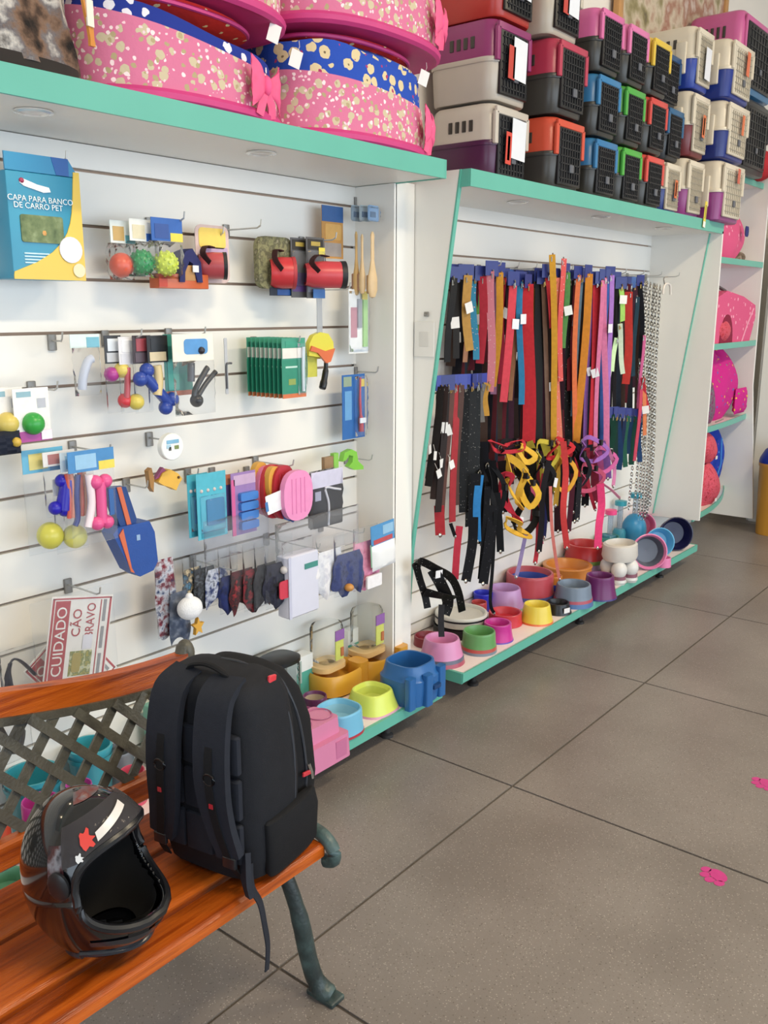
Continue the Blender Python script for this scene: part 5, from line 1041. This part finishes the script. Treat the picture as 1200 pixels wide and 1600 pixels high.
for i, (px, py) in enumerate(((672, 702), (680, 712), (690, 724), (686, 740), (706, 726))):
    p = at(px, py, 1.865); t = thing('paper_tag', ('topmost', 'second', 'rightward', 'lowest', 'lone')[i]+' white paper tag among the leather collars', 'tag', p, RND.uniform(-.3, .3), 'paper tags among the collars', RND.uniform(-.4, .4)); MB().box((0, 0, 0), (.024, .0012, .032)).obj('card', pl('#e6e4e2'), t); MB().tube([(0, .002, .015), (.003, .012, .04)], .0009, 5).obj('string', pl('#cfcac5'), t)
# second level, right: dark green and navy collars
for i in range(9):
    px = 958+i*5.4; c = ('#1d4a3c', '#16332f', '#20406a', '#1a2a4c', '#245a48', '#1c3a5c')[i % 6]
    lead((px, 648+i*.5), (px-3, 700+(i*17) % 38), 1.90-.004*(i % 3), .022, c, 'plain', '%s collar on the lower right hooks, number %s from the chains' % (('bottle green', 'blackish green', 'petrol blue', 'midnight blue', 'forest green', 'steel navy')[i % 6], ('nine', 'eight', 'seven', 'six', 'five', 'four', 'three', 'two', 'one')[i]), '#26327e', None, 'collar', 'collars on the lower right hooks', loop=False)
for i, (x0, y0, x1, y1, col, nm) in enumerate(((1004, 590, 1012, 640, '#c22638', 'red'), (1008, 592, 1006, 680, '#d87a4a', 'orange'), (1002, 600, 992, 720, '#c4405c', 'raspberry'))):
    lead((x0, y0), (x1, y1), 1.86, .018, col, 'plain', '%s cord looped over the steel chains' % nm, None, '#e8e4e0' if i == 1 else None, 'lead', 'cords over the chains')
# steel chains
def chain(px0, py0, px1, py1, Y, label):
    a, b = at(px0, py0, Y), at(px1, py1, Y); L_ = a.z-b.z; n = int(L_/.017)
    t = thing('steel_chain', label, 'chain', (a.x, Y, b.z), 0, 'steel chain leads'); mb = MB()
    for i in range(n):
        f = (i+.5)/n; c = Vector(((b.x-a.x)*f+.004*math.sin(f*9+px0), .004*math.sin(f*7), L_*(1-f)))
        pts = []
        for g in range(8):
            q = 2*PI*g/8; e = Vector((math.cos(q)*.0065, 0, math.sin(q)*.0125)); pts.append(c+(e if i % 2 else Vector((0, e.x, e.z))))
        mb.tube(pts, .0022, 4, True)
    mb.obj('links', METAL, t); MB().tube([(0, 0, L_), (.006, 0, L_+.012), (0, 0, L_+.026), (-.006, 0, L_+.012)], .003, 6, True).obj('ring', METAL, t)
for i, (a0, a1, y1, Y) in enumerate(((1006, 992, 800, 1.955), (1011, 998, 806, 1.94), (1016, 1003, 812, 1.925), (1021, 1008, 812, 1.91), (1026, 1012, 806, 1.895), (1031, 1016, 790, 1.88), (1009, 983, 796, 1.97), (1023, 1006, 700, 1.93))):
    chain(a0, 446+(a0-1006)*.3, a1, y1, Y, 'long steel chain lead, '+('leftmost long one', 'second', 'third', 'fourth', 'fifth', 'nearest the white panel', 'farthest back', 'shorter one')[i]+' in the hanging bundle')
h = Hang('chain_handle', 'pale plastic handle beside the top of the steel chains', 'handle', (1032, 440, 1052, 465), 1.87); h.tube('grip', [(.2, .2), (.3, .8), (.7, .8), (.8, .2)], .006, '#d9d2cb'); h.tube('cord', [(.3, .8), (.2, 1.2), (.5, 1.3)], .003, '#8b857e')
for i, px in enumerate(range(718, 1010, 29)):
    hook(px, 420+(px-718)*.05, 'wire hook under the blue cards, %s from the slanted left panel' % ('first', 'second', 'third', 'fourth', 'fifth', 'sixth', 'seventh', 'eighth', 'ninth', 'tenth', 'eleventh')[i], .19)
# harness loops hanging in the middle
def loop(pts, Y, wd, col, label, kind='plain', name='dog_harness', buckle=True, tagc=None, yo=.03):
    P = [at(x, y, Y) for x, y in pts]; base = Vector((sum(p.x for p in P)/len(P), Y, min(p.z for p in P)))
    t = thing(name, label, 'harness', base, 0, 'harnesses hanging in the middle'); Q = smooth([p-base+Vector((0, yo*math.sin(i*2.1), 0)) for i, p in enumerate(P+[P[0]])], 4)[:-1]
    cc = sum(Q, Vector())/len(Q); side = [((q-cc).normalized()+Vector((.35, -.5, .1*math.sin(i)))) for i, q in enumerate(Q)]
    MB().ribbon(Q, wd, .004, side, True).obj('strap', strapmat(col, kind), t)
    if buckle: MB().box(Q[len(Q)//3], (.020, wd*1.1, .026), bev=.003).obj('buckle', pl('#1a1a1d'), t); MB().tube([Q[0]+Vector((.010*math.cos(g*PI/4), -.004, .012*math.sin(g*PI/4))) for g in range(8)], .002, 5, True).obj('ring', METAL, t)
    if tagc: MB().box(Q[len(Q)//2]+Vector((0, -.02, 0)), (.030, .0012, .040), ry=.3).obj('price_tag', pl(tagc), t)
loop([(798, 745), (800, 715), (812, 735), (812, 765), (818, 790), (806, 790), (800, 770)], 1.84, .030, '#e0ad1a', 'thick yellow harness loop, left side of the tangle'); loop([(818, 735), (828, 740), (833, 770), (828, 792), (822, 765)], 1.82, .026, '#e3b11c', 'thick yellow harness loop, right side of the tangle')
loop([(792, 808), (800, 826), (814, 838), (828, 836), (820, 828), (804, 816)], 1.83, .022, '#dda91c', 'yellow harness strap curving at the bottom of the tangle', buckle=False); loop([(816, 700), (824, 698), (828, 712), (822, 722)], 1.82, .024, '#dfb024', 'small yellow strap piece at the top of the tangle', buckle=False)
loop([(765, 688), (785, 706), (806, 702), (816, 688), (800, 696), (780, 696)], 1.86, .016, '#c22736', 'red collar ring hanging over the harnesses', buckle=False); loop([(780, 700), (796, 690), (812, 692), (800, 704), (788, 710)], 1.88, .020, '#1a181c', 'black collar ring above the red one')
loop([(786, 740), (792, 780), (804, 812), (808, 814), (800, 776), (792, 744)], 1.85, .022, '#c42038', 'red harness band running down behind the yellow loops', buckle=False, tagc='#eceaf0')
loop([(806, 730), (822, 745), (830, 800), (822, 832), (810, 820), (814, 770)], 1.87, .032, '#17130f', 'broad black harness loop inside the yellow loops')
for i, (q, col, nm) in enumerate((([(760, 728), (772, 722), (780, 760), (776, 810), (764, 806), (758, 760)], '#15161b', 'black harness hanging left of the yellow loops'), ([(748, 740), (758, 730), (764, 790), (752, 830), (742, 800)], '#1b1c20', 'black harness body beside the blue strap'), ([(838, 706), (852, 690), (866, 700), (860, 730), (846, 738)], '#c9b42a', 'yellow-green cord bundle right of the tangle'), ([(842, 720), (850, 712), (858, 740), (852, 760), (843, 748)], '#1c1c20', 'black and lime harness with white patch'), ([(872, 712), (884, 706), (892, 735), (884, 768), (874, 750)], '#df9f1e', 'amber harness loop in the right half of the tangle'), ([(868, 690), (880, 686), (888, 698), (876, 712), (862, 716)], '#c3202c', 'bright red harness near the amber one'), ([(894, 700), (906, 694), (914, 730), (904, 760), (896, 736)], '#1c1a22', 'dark harness hanging under the violet lead'), ([(908, 690), (930, 684), (942, 702), (930, 720), (914, 716)], '#9a63b4', 'lilac cord tangle under the lavender lead'), ([(928, 706), (948, 700), (956, 716), (944, 738), (932, 730)], '#c85a98', 'pink cord tangle under the pink lead'), ([(908, 740), (922, 726), (936, 742), (928, 764), (914, 766)], '#b84a6a', 'raspberry cord tangle in the lower right'))):
    loop(q, 1.86-.004*i, .020, col, nm, tagc='#e9e9ee' if i in (0, 3) else None)
def strand(pts, Y, wd, col, label, kind='plain'):
    P = [at(x, y, Y) for x, y in pts]; base = Vector((P[-1].x, Y, P[-1].z)); t = thing('dog_lead', label, 'lead', base, 0, 'loose lead ends'); Q = smooth([p-base for p in P], 4)
    MB().ribbon(Q, wd*1.35, .003, (.6, -.75, 0)).obj('strap', strapmat(col, kind), t); MB().ell(Q[-1], (wd*.4, .006, .010), 8, 6).obj('end_tab', METAL, t)
ST = [([(744, 740), (740, 800), (738, 850), (728, 908)], 1.84, .028, '#0c0d14', 'broad dark woven lead end reaching down to the blue cup', 'patterned'), ([(750, 742), (745, 790), (746, 846)], 1.83, .022, '#2680c4', 'bright blue lead end hanging in front of black harness', 'plain'), ([(762, 760), (758, 830), (751, 905)], 1.84, .018, '#0d0e14', 'thin dark lead end, first right of the blue one', 'patterned'), ([(772, 790), (764, 850), (755, 912)], 1.82, .028, '#0b0c13', 'broad dark woven lead end above the lilac bowl', 'patterned'), ([(776, 770), (780, 820), (782, 862)], 1.83, .022, '#17181c', 'black lead end with pink edge', 'plain'), ([(774, 800), (770, 880), (766, 940), (772, 958)], 1.81, .010, '#16171b', 'thin black cord trailing over the lilac bowl', 'plain'),
      ([(718, 822), (714, 860), (711, 905)], 1.88, .020, '#c02c44', 'crimson lead end hanging alone above the harness', 'plain'), ([(686, 790), (688, 836)], 1.88, .028, '#b3242e', 'short red strap end low on the left', 'leather'), ([(704, 818), (711, 838)], 1.88, .010, '#1a1a1c', 'short black tip beside the red strap', 'plain'), ([(822, 832), (812, 880), (806, 902)], 1.86, .012, '#8f7fb0', 'thin grey-violet cord above the crimson bowl', 'plain'),
      ([(850, 740), (842, 790), (840, 850), (836, 880)], 1.84, .014, '#b82a3a', 'thin red lead end over the orange bowl', 'plain'), ([(858, 720), (848, 770), (846, 820), (842, 862)], 1.82, .018, '#1d1a20', 'black ribbon end over the orange bowl', 'plain'), ([(880, 690), (884, 740), (880, 800), (886, 856)], 1.80, .020, '#d23a3a', 'bright red ribbon dangling over the red bowl', 'plain'), ([(860, 760), (862, 820), (868, 870), (874, 905)], 1.80, .010, '#dd7a70', 'thin salmon cord dangling to the cup stack', 'plain'), ([(896, 740), (892, 790), (888, 830)], 1.84, .018, '#4d1c2c', 'maroon ribbon end left of the dark harness', 'plain'), ([(906, 745), (904, 780), (902, 812)], 1.83, .016, '#1b1a20', 'black lead end with studs on the right', 'studded'), ([(918, 745), (922, 770), (930, 796)], 1.84, .012, '#b0203a', 'thin crimson end curling right', 'plain'), ([(938, 756), (940, 790), (936, 820), (934, 856)], 1.80, .026, '#ef3a7a', 'hot pink ribbon hanging to the white bone feeder', 'plain'), ([(950, 700), (960, 730), (958, 760)], 1.82, .012, '#e084b4', 'pale pink cord hanging right of the tangle', 'plain'), ([(942, 756), (956, 766), (968, 778)], 1.82, .010, '#e08fae', 'pale pink cord slanting toward the feeder tubes', 'plain'), ([(868, 690), (872, 740), (868, 790)], 1.85, .016, '#c9a02a', 'mustard ribbon end in the tangle middle', 'plain'), ([(832, 760), (838, 800), (846, 850)], 1.86, .014, '#d2567a', 'rose ribbon end right of the yellow loops', 'plain'), ([(846, 770), (852, 810), (850, 840)], 1.85, .012, '#2a2c5c', 'indigo ribbon end in the tangle', 'plain')]
XT = [((748, 700), (744, 812), '#0c0c10', 'near the blue strap, upper left'), ((756, 690), (752, 850), '#101018', 'left of the black harness'), ((768, 720), (772, 835), '#0d0d12', 'between black harness and red band'), ((784, 720), (786, 800), '#15090c', 'beside the yellow loops'), ((830, 700), (828, 790), '#120f0a', 'right of the yellow loops'), ((836, 720), (834, 815), '#7d1c28', 'left of the amber loop'), ((856, 700), (854, 815), '#0e0c10', 'through the lime harness'), ((864, 705), (872, 830), '#2a0f16', 'below the amber loop'), ((876, 720), (874, 812), '#111015', 'behind the bright red ribbon'), ((890, 705), (896, 800), '#0f0e14', 'right of the bright red ribbon'), ((900, 700), (898, 815), '#1c1018', 'under the violet lead, left'), ((910, 705), (914, 790), '#0e0d13', 'under the violet lead, right'), ((916, 700), (908, 775), '#9a2440', 'crossing the lilac cords'), ((924, 705), (930, 785), '#7a1a30', 'under the broad red lead'), ((934, 700), (936, 768), '#b8508c', 'under the dusty pink lead'), ((940, 690), (950, 748), '#8a5aa6', 'under the lavender lead'), ((826, 690), (846, 760), '#b09a1e', 'slanting across the lime harness'), ((850, 690), (866, 770), '#c8b82a', 'slanting under the yellow lead'), ((812, 690), (806, 745), '#c79a1c', 'atop the yellow loops'), ((884, 700), (902, 748), '#c02030', 'slanting under the green lead')]
CN = {'#0': 'black', '#1': 'black', '#2': 'dark brown', '#7': 'wine red', '#9': 'crimson', '#b': 'pink', '#8': 'purple', '#c': 'bright'}
for a_, b_, c_, w_ in XT: ST.append(([a_, ((a_[0]+b_[0])/2+3, (a_[1]+b_[1])/2), b_], 1.875, .026, c_, '%s strap end %s' % ({'#b09a1e': 'olive yellow', '#c8b82a': 'lime yellow', '#c79a1c': 'golden', '#c02030': 'scarlet'}.get(c_, CN[c_[:2]]), w_), 'plain'))
for s_ in ST: strand(*s_)
# big harness resting on the tray bowl
P = thing('dog_harness', 'black studded dog harness lying over the off-white tray bowl', 'harness', tuple(at(690, 950, 1.86)), 0, 'harness on the tray bowl')
def hb(pts, wd, nm='strap', col='#09080b', kind='studded'):
    MB().ribbon(smooth([at(x, y, 1.86+dy)-Vector(P.location) for x, y, dy in pts], 4), wd, .005, (.7, -.55, .35)).obj(nm, strapmat(col, kind), P)
hb([(652, 888, .02), (650, 880, 0), (660, 878, -.02), (680, 888, -.03), (704, 902, -.03), (716, 925, -.02), (722, 955, -.01)], .030); hb([(650, 882, 0), (656, 905, 0), (664, 930, -.01), (668, 950, -.02)], .026); hb([(676, 890, -.02), (690, 915, -.04), (700, 940, -.03), (694, 960, -.02)], .044); hb([(664, 925, -.02), (684, 930, -.04), (710, 935, -.03)], .030)
hb([(690, 945, -.05), (689, 970, -.07), (690, 995, -.09)], .022, 'chest_strap', '#2a2a30', 'plain'); MB().box(at(686, 897, 1.82)-Vector(P.location), (.042, .0015, .028), ry=.1).obj('price_tag', pl('#e9e9ee'), P)

# ---------------------------------------------------------------- pet carriers on the second shelf
ZC = 1.869
def carrier(x0, x1, yf, z0, h, dep, top, bot, label, sticker=None, big=False, door='#17181b', handle=True, vents=True, frame=None):
    W_ = x1-x0; t = thing('pet_carrier', label, 'pet carrier', ((x0+x1)/2, yf+dep/2, z0), 0, 'plastic pet carriers'); r = min(.05, W_*.2)
    T, Bm = pl(top), pl(bot)
    o = rrect(W_, dep, r, 4); hm = h*.48
    def sect(lst, nm, mt):
        n = len(o); vs = [(x*k, y*k, z) for k, z in lst for x, y in o]; fs = [(j*n+i, j*n+(i+1) % n, (j+1)*n+(i+1) % n, (j+1)*n+i) for j in range(len(lst)-1) for i in range(n)]+[tuple(range(n-1, -1, -1)), tuple(range((len(lst)-1)*n, len(lst)*n))]
        return MB().add(vs, fs).obj(nm, mt, t)
    sect([(.90, 0), (.93, .006), (.965, hm*.8), (.965, hm)], 'lower_shell', Bm); up = sect([(.965, hm), (.955, h*.80), (.90, h*.93), (.84, h*.965)], 'upper_shell', T)
    sect([(.99, hm-.008), (.995, hm-.004), (.995, hm+.004), (.985, hm+.008)], 'flange', Bm if not big else T)
    f = MB().box((0, -dep*.485, h*.46), (W_*.70, .012, h*.78), bev=.004).obj('door', pl(door), t)
    g = MB()
    for i in range(8): g.box(((i-3.5)*W_*.078, -dep*.485-.008, h*.46), (.004, .004, h*.70))
    for i in range(7): g.box((0, -dep*.485-.008, h*(.16+.10*i)), (W_*.62, .004, .004))
    g.obj('door_grille', pl(frame or '#26272b'), f)
    fr = MB(); c = W_*.40
    fr.box((-c, -dep*.488, h*.66), (.022, .014, h*.40), bev=.004).box((c, -dep*.488, h*.66), (.022, .014, h*.40), bev=.004).box((0, -dep*.488, h*.875), (W_*.82, .014, .026), bev=.004)
    fr.obj('door_arch', T, t)
    MB().box((0, -dep*.485-.013, h*.30), (.03, .008, .03), bev=.003).obj('latch', pl('#5b5e66'), f)
    if handle: MB().tube([(-W_*.0, -dep*.2, h*.955), (0, -dep*.17, h*.985), (0, dep*.17, h*.985), (0, dep*.2, h*.955)], .009, 8).obj('handle', T, t)
    if vents:
        for i in range(4): MB().box((-W_*.482, dep*(-.18+.10*i), h*.70), (.006, .016, h*.14), bev=.002).obj('vent_slot', pl('#3a352f'), up)
    if big:
        for i in range(6): MB().box((-W_*.30+i*W_*.12, -dep*.455, h*.84), (.012, .03, h*.07)).obj('vent_slot', pl('#3a352f'), up)
        for y in (-.28, .28): MB().box((-W_*.487, dep*y, h*.47), (.022, .05, h*.50), bev=.006).obj('side_clip', T, t)
    if sticker:
        for j, (u, v, sw, shh, c_) in enumerate(sticker): MB().box((u*W_, -dep*.5-.016, v*h), (sw*W_, .0015, shh*h), ry=.05).obj('sticker', pl(c_), t)
    return t
LBL = ((.05, .52, .34, .50, '#e4e7ee'), (-.16, .46, .16, .40, '#c23a2e')); LBY = ((.08, .55, .36, .5, '#dfe3ea'), (-.18, .42, .14, .40, '#d6402e'), (-.18, .42, .06, .30, '#e8c12e'))
H1 = .268
carrier(2.80, 3.06, 1.78, ZC, H1, .29, '#c2b9ac', '#4c1c44', 'carrier with beige top and dark purple base at the left of the bottom row', LBY, big=False); carrier(2.80, 3.06, 1.78, ZC+H1, H1, .29, '#8d2c68', '#b8afa2', 'carrier with magenta-purple top and beige base, second row', LBL); carrier(2.82, 3.08, 1.78, ZC+2*H1, H1, .29, '#a82418', '#b0281c', 'all red carrier at the top left of the stack', LBL)
carrier(3.13, 3.385, 1.72, ZC, H1, .33, '#d1492b', '#3b3936', 'orange-topped black carrier in the bottom row'); carrier(3.13, 3.385, 1.72, ZC+H1, H1, .33, '#b5304e', '#3b3936', 'crimson-topped black carrier in the second row'); carrier(3.10, 3.36, 1.74, ZC+2*H1, H1, .31, '#c2b8a8', '#b5ab9b', 'beige carrier with paper label in the top row', LBL)
H2 = .236
cols = (((3.445, 3.675), ('#2874a8', '#2a78ac', '#d6639f'), ('sky blue', 'sky blue', 'pink')), ((3.70, 3.92), ('#46a836', '#45a43a', '#dc72a8'), ('lime green', 'green', 'light pink')), ((3.945, 4.165), ('#d8463c', '#cf4038', '#dcb820'), ('coral red', 'red', 'yellow')))
rows = ('bottom', 'middle', 'top')
for ci, ((a, b), cc, nn) in enumerate(cols):
    for r_ in range(3): carrier(a, b, 1.715, ZC+H2*r_, H2, .33, cc[r_], '#34332f', '%s-topped small black carrier, %s row' % (nn[r_], rows[r_]), handle=r_ == 2)
carrier(4.19, 4.40, 1.73, ZC+H2, H2, .33, '#245c86', '#23262a', 'dark blue and black carrier beside the middle red one'); carrier(4.17, 4.40, 1.76, ZC+2*H2, H2, .31, '#1f4a74', '#202428', 'navy carrier behind the yellow one in the top row', door='#14161a')
BE = '#d6cab4'; ORG = ((.0, .46, .14, .34, '#d8682c'), (.0, .46, .06, .26, '#e6b32c'))
H3 = .300
carrier(4.19, 4.40, 1.725, ZC, H2, .33, BE, '#1d2f78', 'beige carrier with dark blue base at the bottom, left of the purple ones', ORG, big=True, door='#c2b8a4', frame='#a99f8c'); carrier(4.43, 4.66, 1.71, ZC, H3-.02, .34, BE, '#8a2f78', 'beige carrier with purple base in the bottom row, middle', None, big=True, door='#c2b8a4', frame='#a99f8c'); carrier(4.72, 5.08, 1.645, ZC, H3, .40, BE, '#8a2f78', 'large beige carrier with purple base at the bottom right end', ((.05, .75, .10, .24, '#c9553a'),), big=True, door='#c9bfab', frame='#aca28f')
carrier(4.43, 4.67, 1.71, ZC+H3-.02, H3, .34, BE, '#6c1f26', 'beige carrier with dark red base and orange label, second row', ORG, big=True, door='#c2b8a4', frame='#a99f8c'); carrier(4.72, 5.08, 1.645, ZC+H3, H3-.02, .40, BE, '#1c2f7c', 'large beige carrier with navy base in the second row, right end', ((.05, .6, .09, .34, '#d8682c'),), big=True, door='#c9bfab', frame='#aca28f')
carrier(4.43, 4.66, 1.71, ZC+2*H3-.02, H3-.02, .34, BE, '#1f3d9c', 'beige carrier with royal blue base in the top row, left', ((.0, .4, .3, .5, '#dcdde4'),), big=True, door='#c2b8a4', frame='#a99f8c'); carrier(4.72, 5.08, 1.645, ZC+2*H3-.02, H3-.02, .40, BE, '#1c3488', 'beige carrier with royal blue base and orange label in the top row, right', ((.05, .62, .12, .40, '#d8602c'),), big=True, door='#c9bfab', frame='#aca28f')
carrier(5.25, 5.78, 1.75, 2.183, .40, .32, '#2a2b2e', '#232427', 'dark carrier on the tall shelf behind the beige ones'); carrier(5.15, 5.78, 1.75, 2.583, .40, .32, '#c95a94', '#2c6f9c', 'pink-lidded blue carrier on top at the far right')
p = at(1103, 335, 1.69); t = thing('price_strip', 'yellow and white price strip hanging over the shelf edge', 'tag', (p.x, 1.694, p.z), 0, None, .12); MB().box((0, 0, .0), (.030, .0015, .125)).obj('strip', pl('#e4cf1e'), t); MB().box((0, -.0012, -.048), (.030, .0012, .028)).obj('white_end', pl('#efeee8'), t); MB().box((0, -.0012, .012), (.012, .0012, .065)).obj('print', pl('#a09a22'), t)

# ---------------------------------------------------------------- goods on the curved shelves, bin, floor stickers
MAGP = dots('magenta_bones', '#c92a86', [('#e6c33a', 22, .16, .2), ('#5a63b8', 20, .15, .6), ('#6a9a4a', 24, .13, .9)]); BLUP = dots('blue_print', '#1f3fa8', [('#4f8fd8', 18, .2, .3), ('#7a4fb0', 22, .14, .6)]); REDP = patches('red_weave', ['#a81f30', '#d8566a', '#c22f3c'], 60, .7, .5); PNK2 = dots('pink_soft', '#d95a84', [('#efa5bb', 22, .22, .3)])
def sack(name, label, cat, cx, cy, z0, a, b, h, mt, seed=0, tw=.0, grp='soft goods on the curved shelves'):
    t = thing(name, label, cat, (cx, cy, z0), 0, grp)
    def fn(u, v):
        g = 2*PI*u; k = math.sin(PI*min(1, .12+v*.88))**.55*(1+.10*math.sin(3*g+seed+3*v)+.05*math.sin(7*g+seed*2-5*v)); k *= (1-.35*v*tw); return Vector((a*k*math.cos(g)+.2*a*tw*v*math.sin(seed), b*k*math.sin(g), h*v*(1+.06*math.sin(2*g+seed))))
    MB().grid(fn, 36, 16, True).obj('body', mt, t); return t
t = sack('pet_bed_bag', 'pink plush bag under the carriers on the top curved shelf', 'pet bed', 5.58, 1.93, 1.713, .30, .115, .33, PNK2, 1, .8); MB().pillow((.12, -.115, .17), .05, .06, .012).obj('navy_patch', fab('#3b3f78'), t); MB().ell((.27, -.02, .03), (.06, .05, .035)).obj('brown_fur', patches('brown_fur', ['#5a4a3a', '#8a7a66', '#c9c0b4'], 40), t)
t = thing('teddy_toy', 'tan cylinder roll at the back of the top curved shelf', 'pet toy', (5.93, 2.01, 1.713), 0); MB().lathe([(.05, 0), (.055, .1), (.05, .24), (.02, .26)], 18).obj('body', fab('#a98252'), t); MB().lathe([(.056, .10), (.057, .13)], 18, caps=False).obj('band', fab('#8a6238'), t)
t = thing('pet_house', 'rose pink fabric pet house with rounded door and dark handle', 'pet bed', (5.62, 1.935, 1.235), 0, 'soft goods on the curved shelves')
MB().prism([(-.36, 0), (-.36, .26), (-.20, .30), (.10, .27), (.34, .22), (.36, .15), (.28, 0)], -.13, .13).obj('shell', PNK2, t); MB().prism(arc(-.17, .0, .11, 0, 180, 12, 1.0, 1.5), -.135, -.12).obj('door_opening', fab('#8c2140'), t); MB().tube([(-.08, -.02, .30), (-.04, -.02, .325), (.08, -.02, .305), (.10, -.02, .275)], .010, 8).obj('handle', pl('#3a3436'), t); MB().ell((-.20, -.10, .07), (.10, .06, .07)).obj('cushion', REDP, t); MB().tube([(.30, -.132, .2), (.20, -.132, .10), (.12, -.132, .0)], .005, 6).obj('piping', pl('#e79ab6'), t)
t = sack('pet_mattress', 'magenta rolled pet bed with bone print and frilled end', 'pet bed', 5.62, 1.93, .765, .30, .13, .43, MAGP, 2, .5); MB().pillow((.22, -.12, .10), .20, .16, .05).obj('frilled_end', MAGP, t)
t = sack('mesh_bag', 'grey mesh bag left of the magenta roll', 'bag', 5.33, 1.865, .765, .13, .07, .30, patches('grey_mesh', ['#4b4852', '#7b7680', '#8a3a6a', '#5a5660'], 50), 4, 1.0); MB().tube([(-.05, -.10, .02), (.05, -.11, .03)], .004, 6).obj('zip', METAL, t)
t = sack('pet_mattress', 'royal blue printed pet bed slumped on the bottom curved shelf', 'pet bed', 5.70, 1.975, .275, .28, .10, .46, BLUP, 3, .2); MB().tube([(-.1, -.118, .05), (-.02, -.13, .2), (.02, -.11, .36)], .006, 6).obj('seam', fab('#3a7fd0'), t)
t = sack('pet_cushion', 'red woven cushion at the bottom of the curved shelves', 'cushion', 5.36, 1.84, .275, .20, .085, .26, REDP, 5, .1); MB().box((.02, -.082, .03), (.03, .002, .02)).obj('care_tag', pl('#e8e4e0'), t)
t = sack('pet_cushion', 'second red woven cushion resting on the lower red one', 'cushion', 5.34, 1.85, .535, .18, .08, .19, REDP, 6, .4); MB().box((.02, -.082, .03), (.03, .002, .02)).obj('care_tag', pl('#e8e4e0'), t)
t = thing('plush_toy', 'red plush toy with dangling leg on the tall shelf at far right', 'pet toy', (5.86, 1.83, 2.183), 0); MB().ell((0, 0, .09), (.12, .09, .09)).obj('body', fab('#b8242c'), t); MB().ell((.10, -.02, .10), (.06, .06, .06)).obj('head', fab('#c9532c'), t); MB().tube(smooth([(-.02, -.07, .08), (.0, -.11, .02), (.02, -.115, -.08), (.03, -.115, -.15)], 4), .018, 8).obj('leg', fab('#a81f44'), t)
# waste bin
c = atz(1216, 834, 0); t = thing('waste_bin', 'amber yellow waste bin with blue domed lid at the right edge', 'bin', (c.x+.02, c.y, 0)); MB().lathe([(.9, 0), (.92, .01), (1, .74), (1.03, .75), (1.03, .78)], 30, ex=4).move(Matrix.Diagonal((.145, .145, .60, 1))).obj('body', pl('#d7961c'), t)
MB().lathe([(.152, .465), (.155, .475), (.15, .50), (.125, .55), (.08, .585), (.001, .60)], 30, ex=3).obj('lid', pl('#24389c'), t)
# paw prints on the floor
def paw(px, py, label, rz):
    p = atz(px, py, 0); t = thing('paw_sticker', label, 'sticker', (p.x, p.y, .0002), rz, 'paw stickers on the floor'); M_ = pr('#c22a80')
    b = MB().lathe([(.024, 0), (.024, .0008)], 18, (0, 0, 0), sx=1.15, sy=.85); b.obj('pad', M_, t)
    for x, y in ((-.030, .016), (-.011, .031), (.011, .031), (.030, .016)): MB().lathe([(.011, 0), (.011, .0008)], 14, (x, y, 0), sy=1.3).obj('toe', M_, t)
paw(1122, 1368, 'pink paw print sticker on the floor, nearer the camera', .9); paw(1198, 1224, 'pink paw print sticker on the floor, cut by the right edge', .9)

t = thing('wall_socket', 'white square socket plate on the slanted left panel', 'socket', (2.5475, atz(663, 530, 0).y, 0)); q = at(664, 530, 1.86); d_ = 2.5475/q.x; t.location = (2.5475, q.y*d_, CAM_H+(q.z-CAM_H)*d_-.06)
MB().box((-.003, 0, .06), (.006, .085, .12), bev=.002).obj('plate', pl('#e6e4de'), t); MB().box((-.0065, 0, .06), (.002, .04, .05), bev=.0008).obj('outlet', pl('#d5d3cd'), t)
t = thing('small_latch', 'small dark latch above the socket plate', 'latch', (2.5475, q.y*d_-.008, CAM_H+(q.z-CAM_H)*d_+.085)); MB().box((-.004, 0, 0), (.008, .018, .016), bev=.002).obj('plate', pl('#8b8780'), t); MB().tube([(-.008, .006, 0), (-.014, -.01, -.004)], .003, 6).obj('bolt', BRK, t)
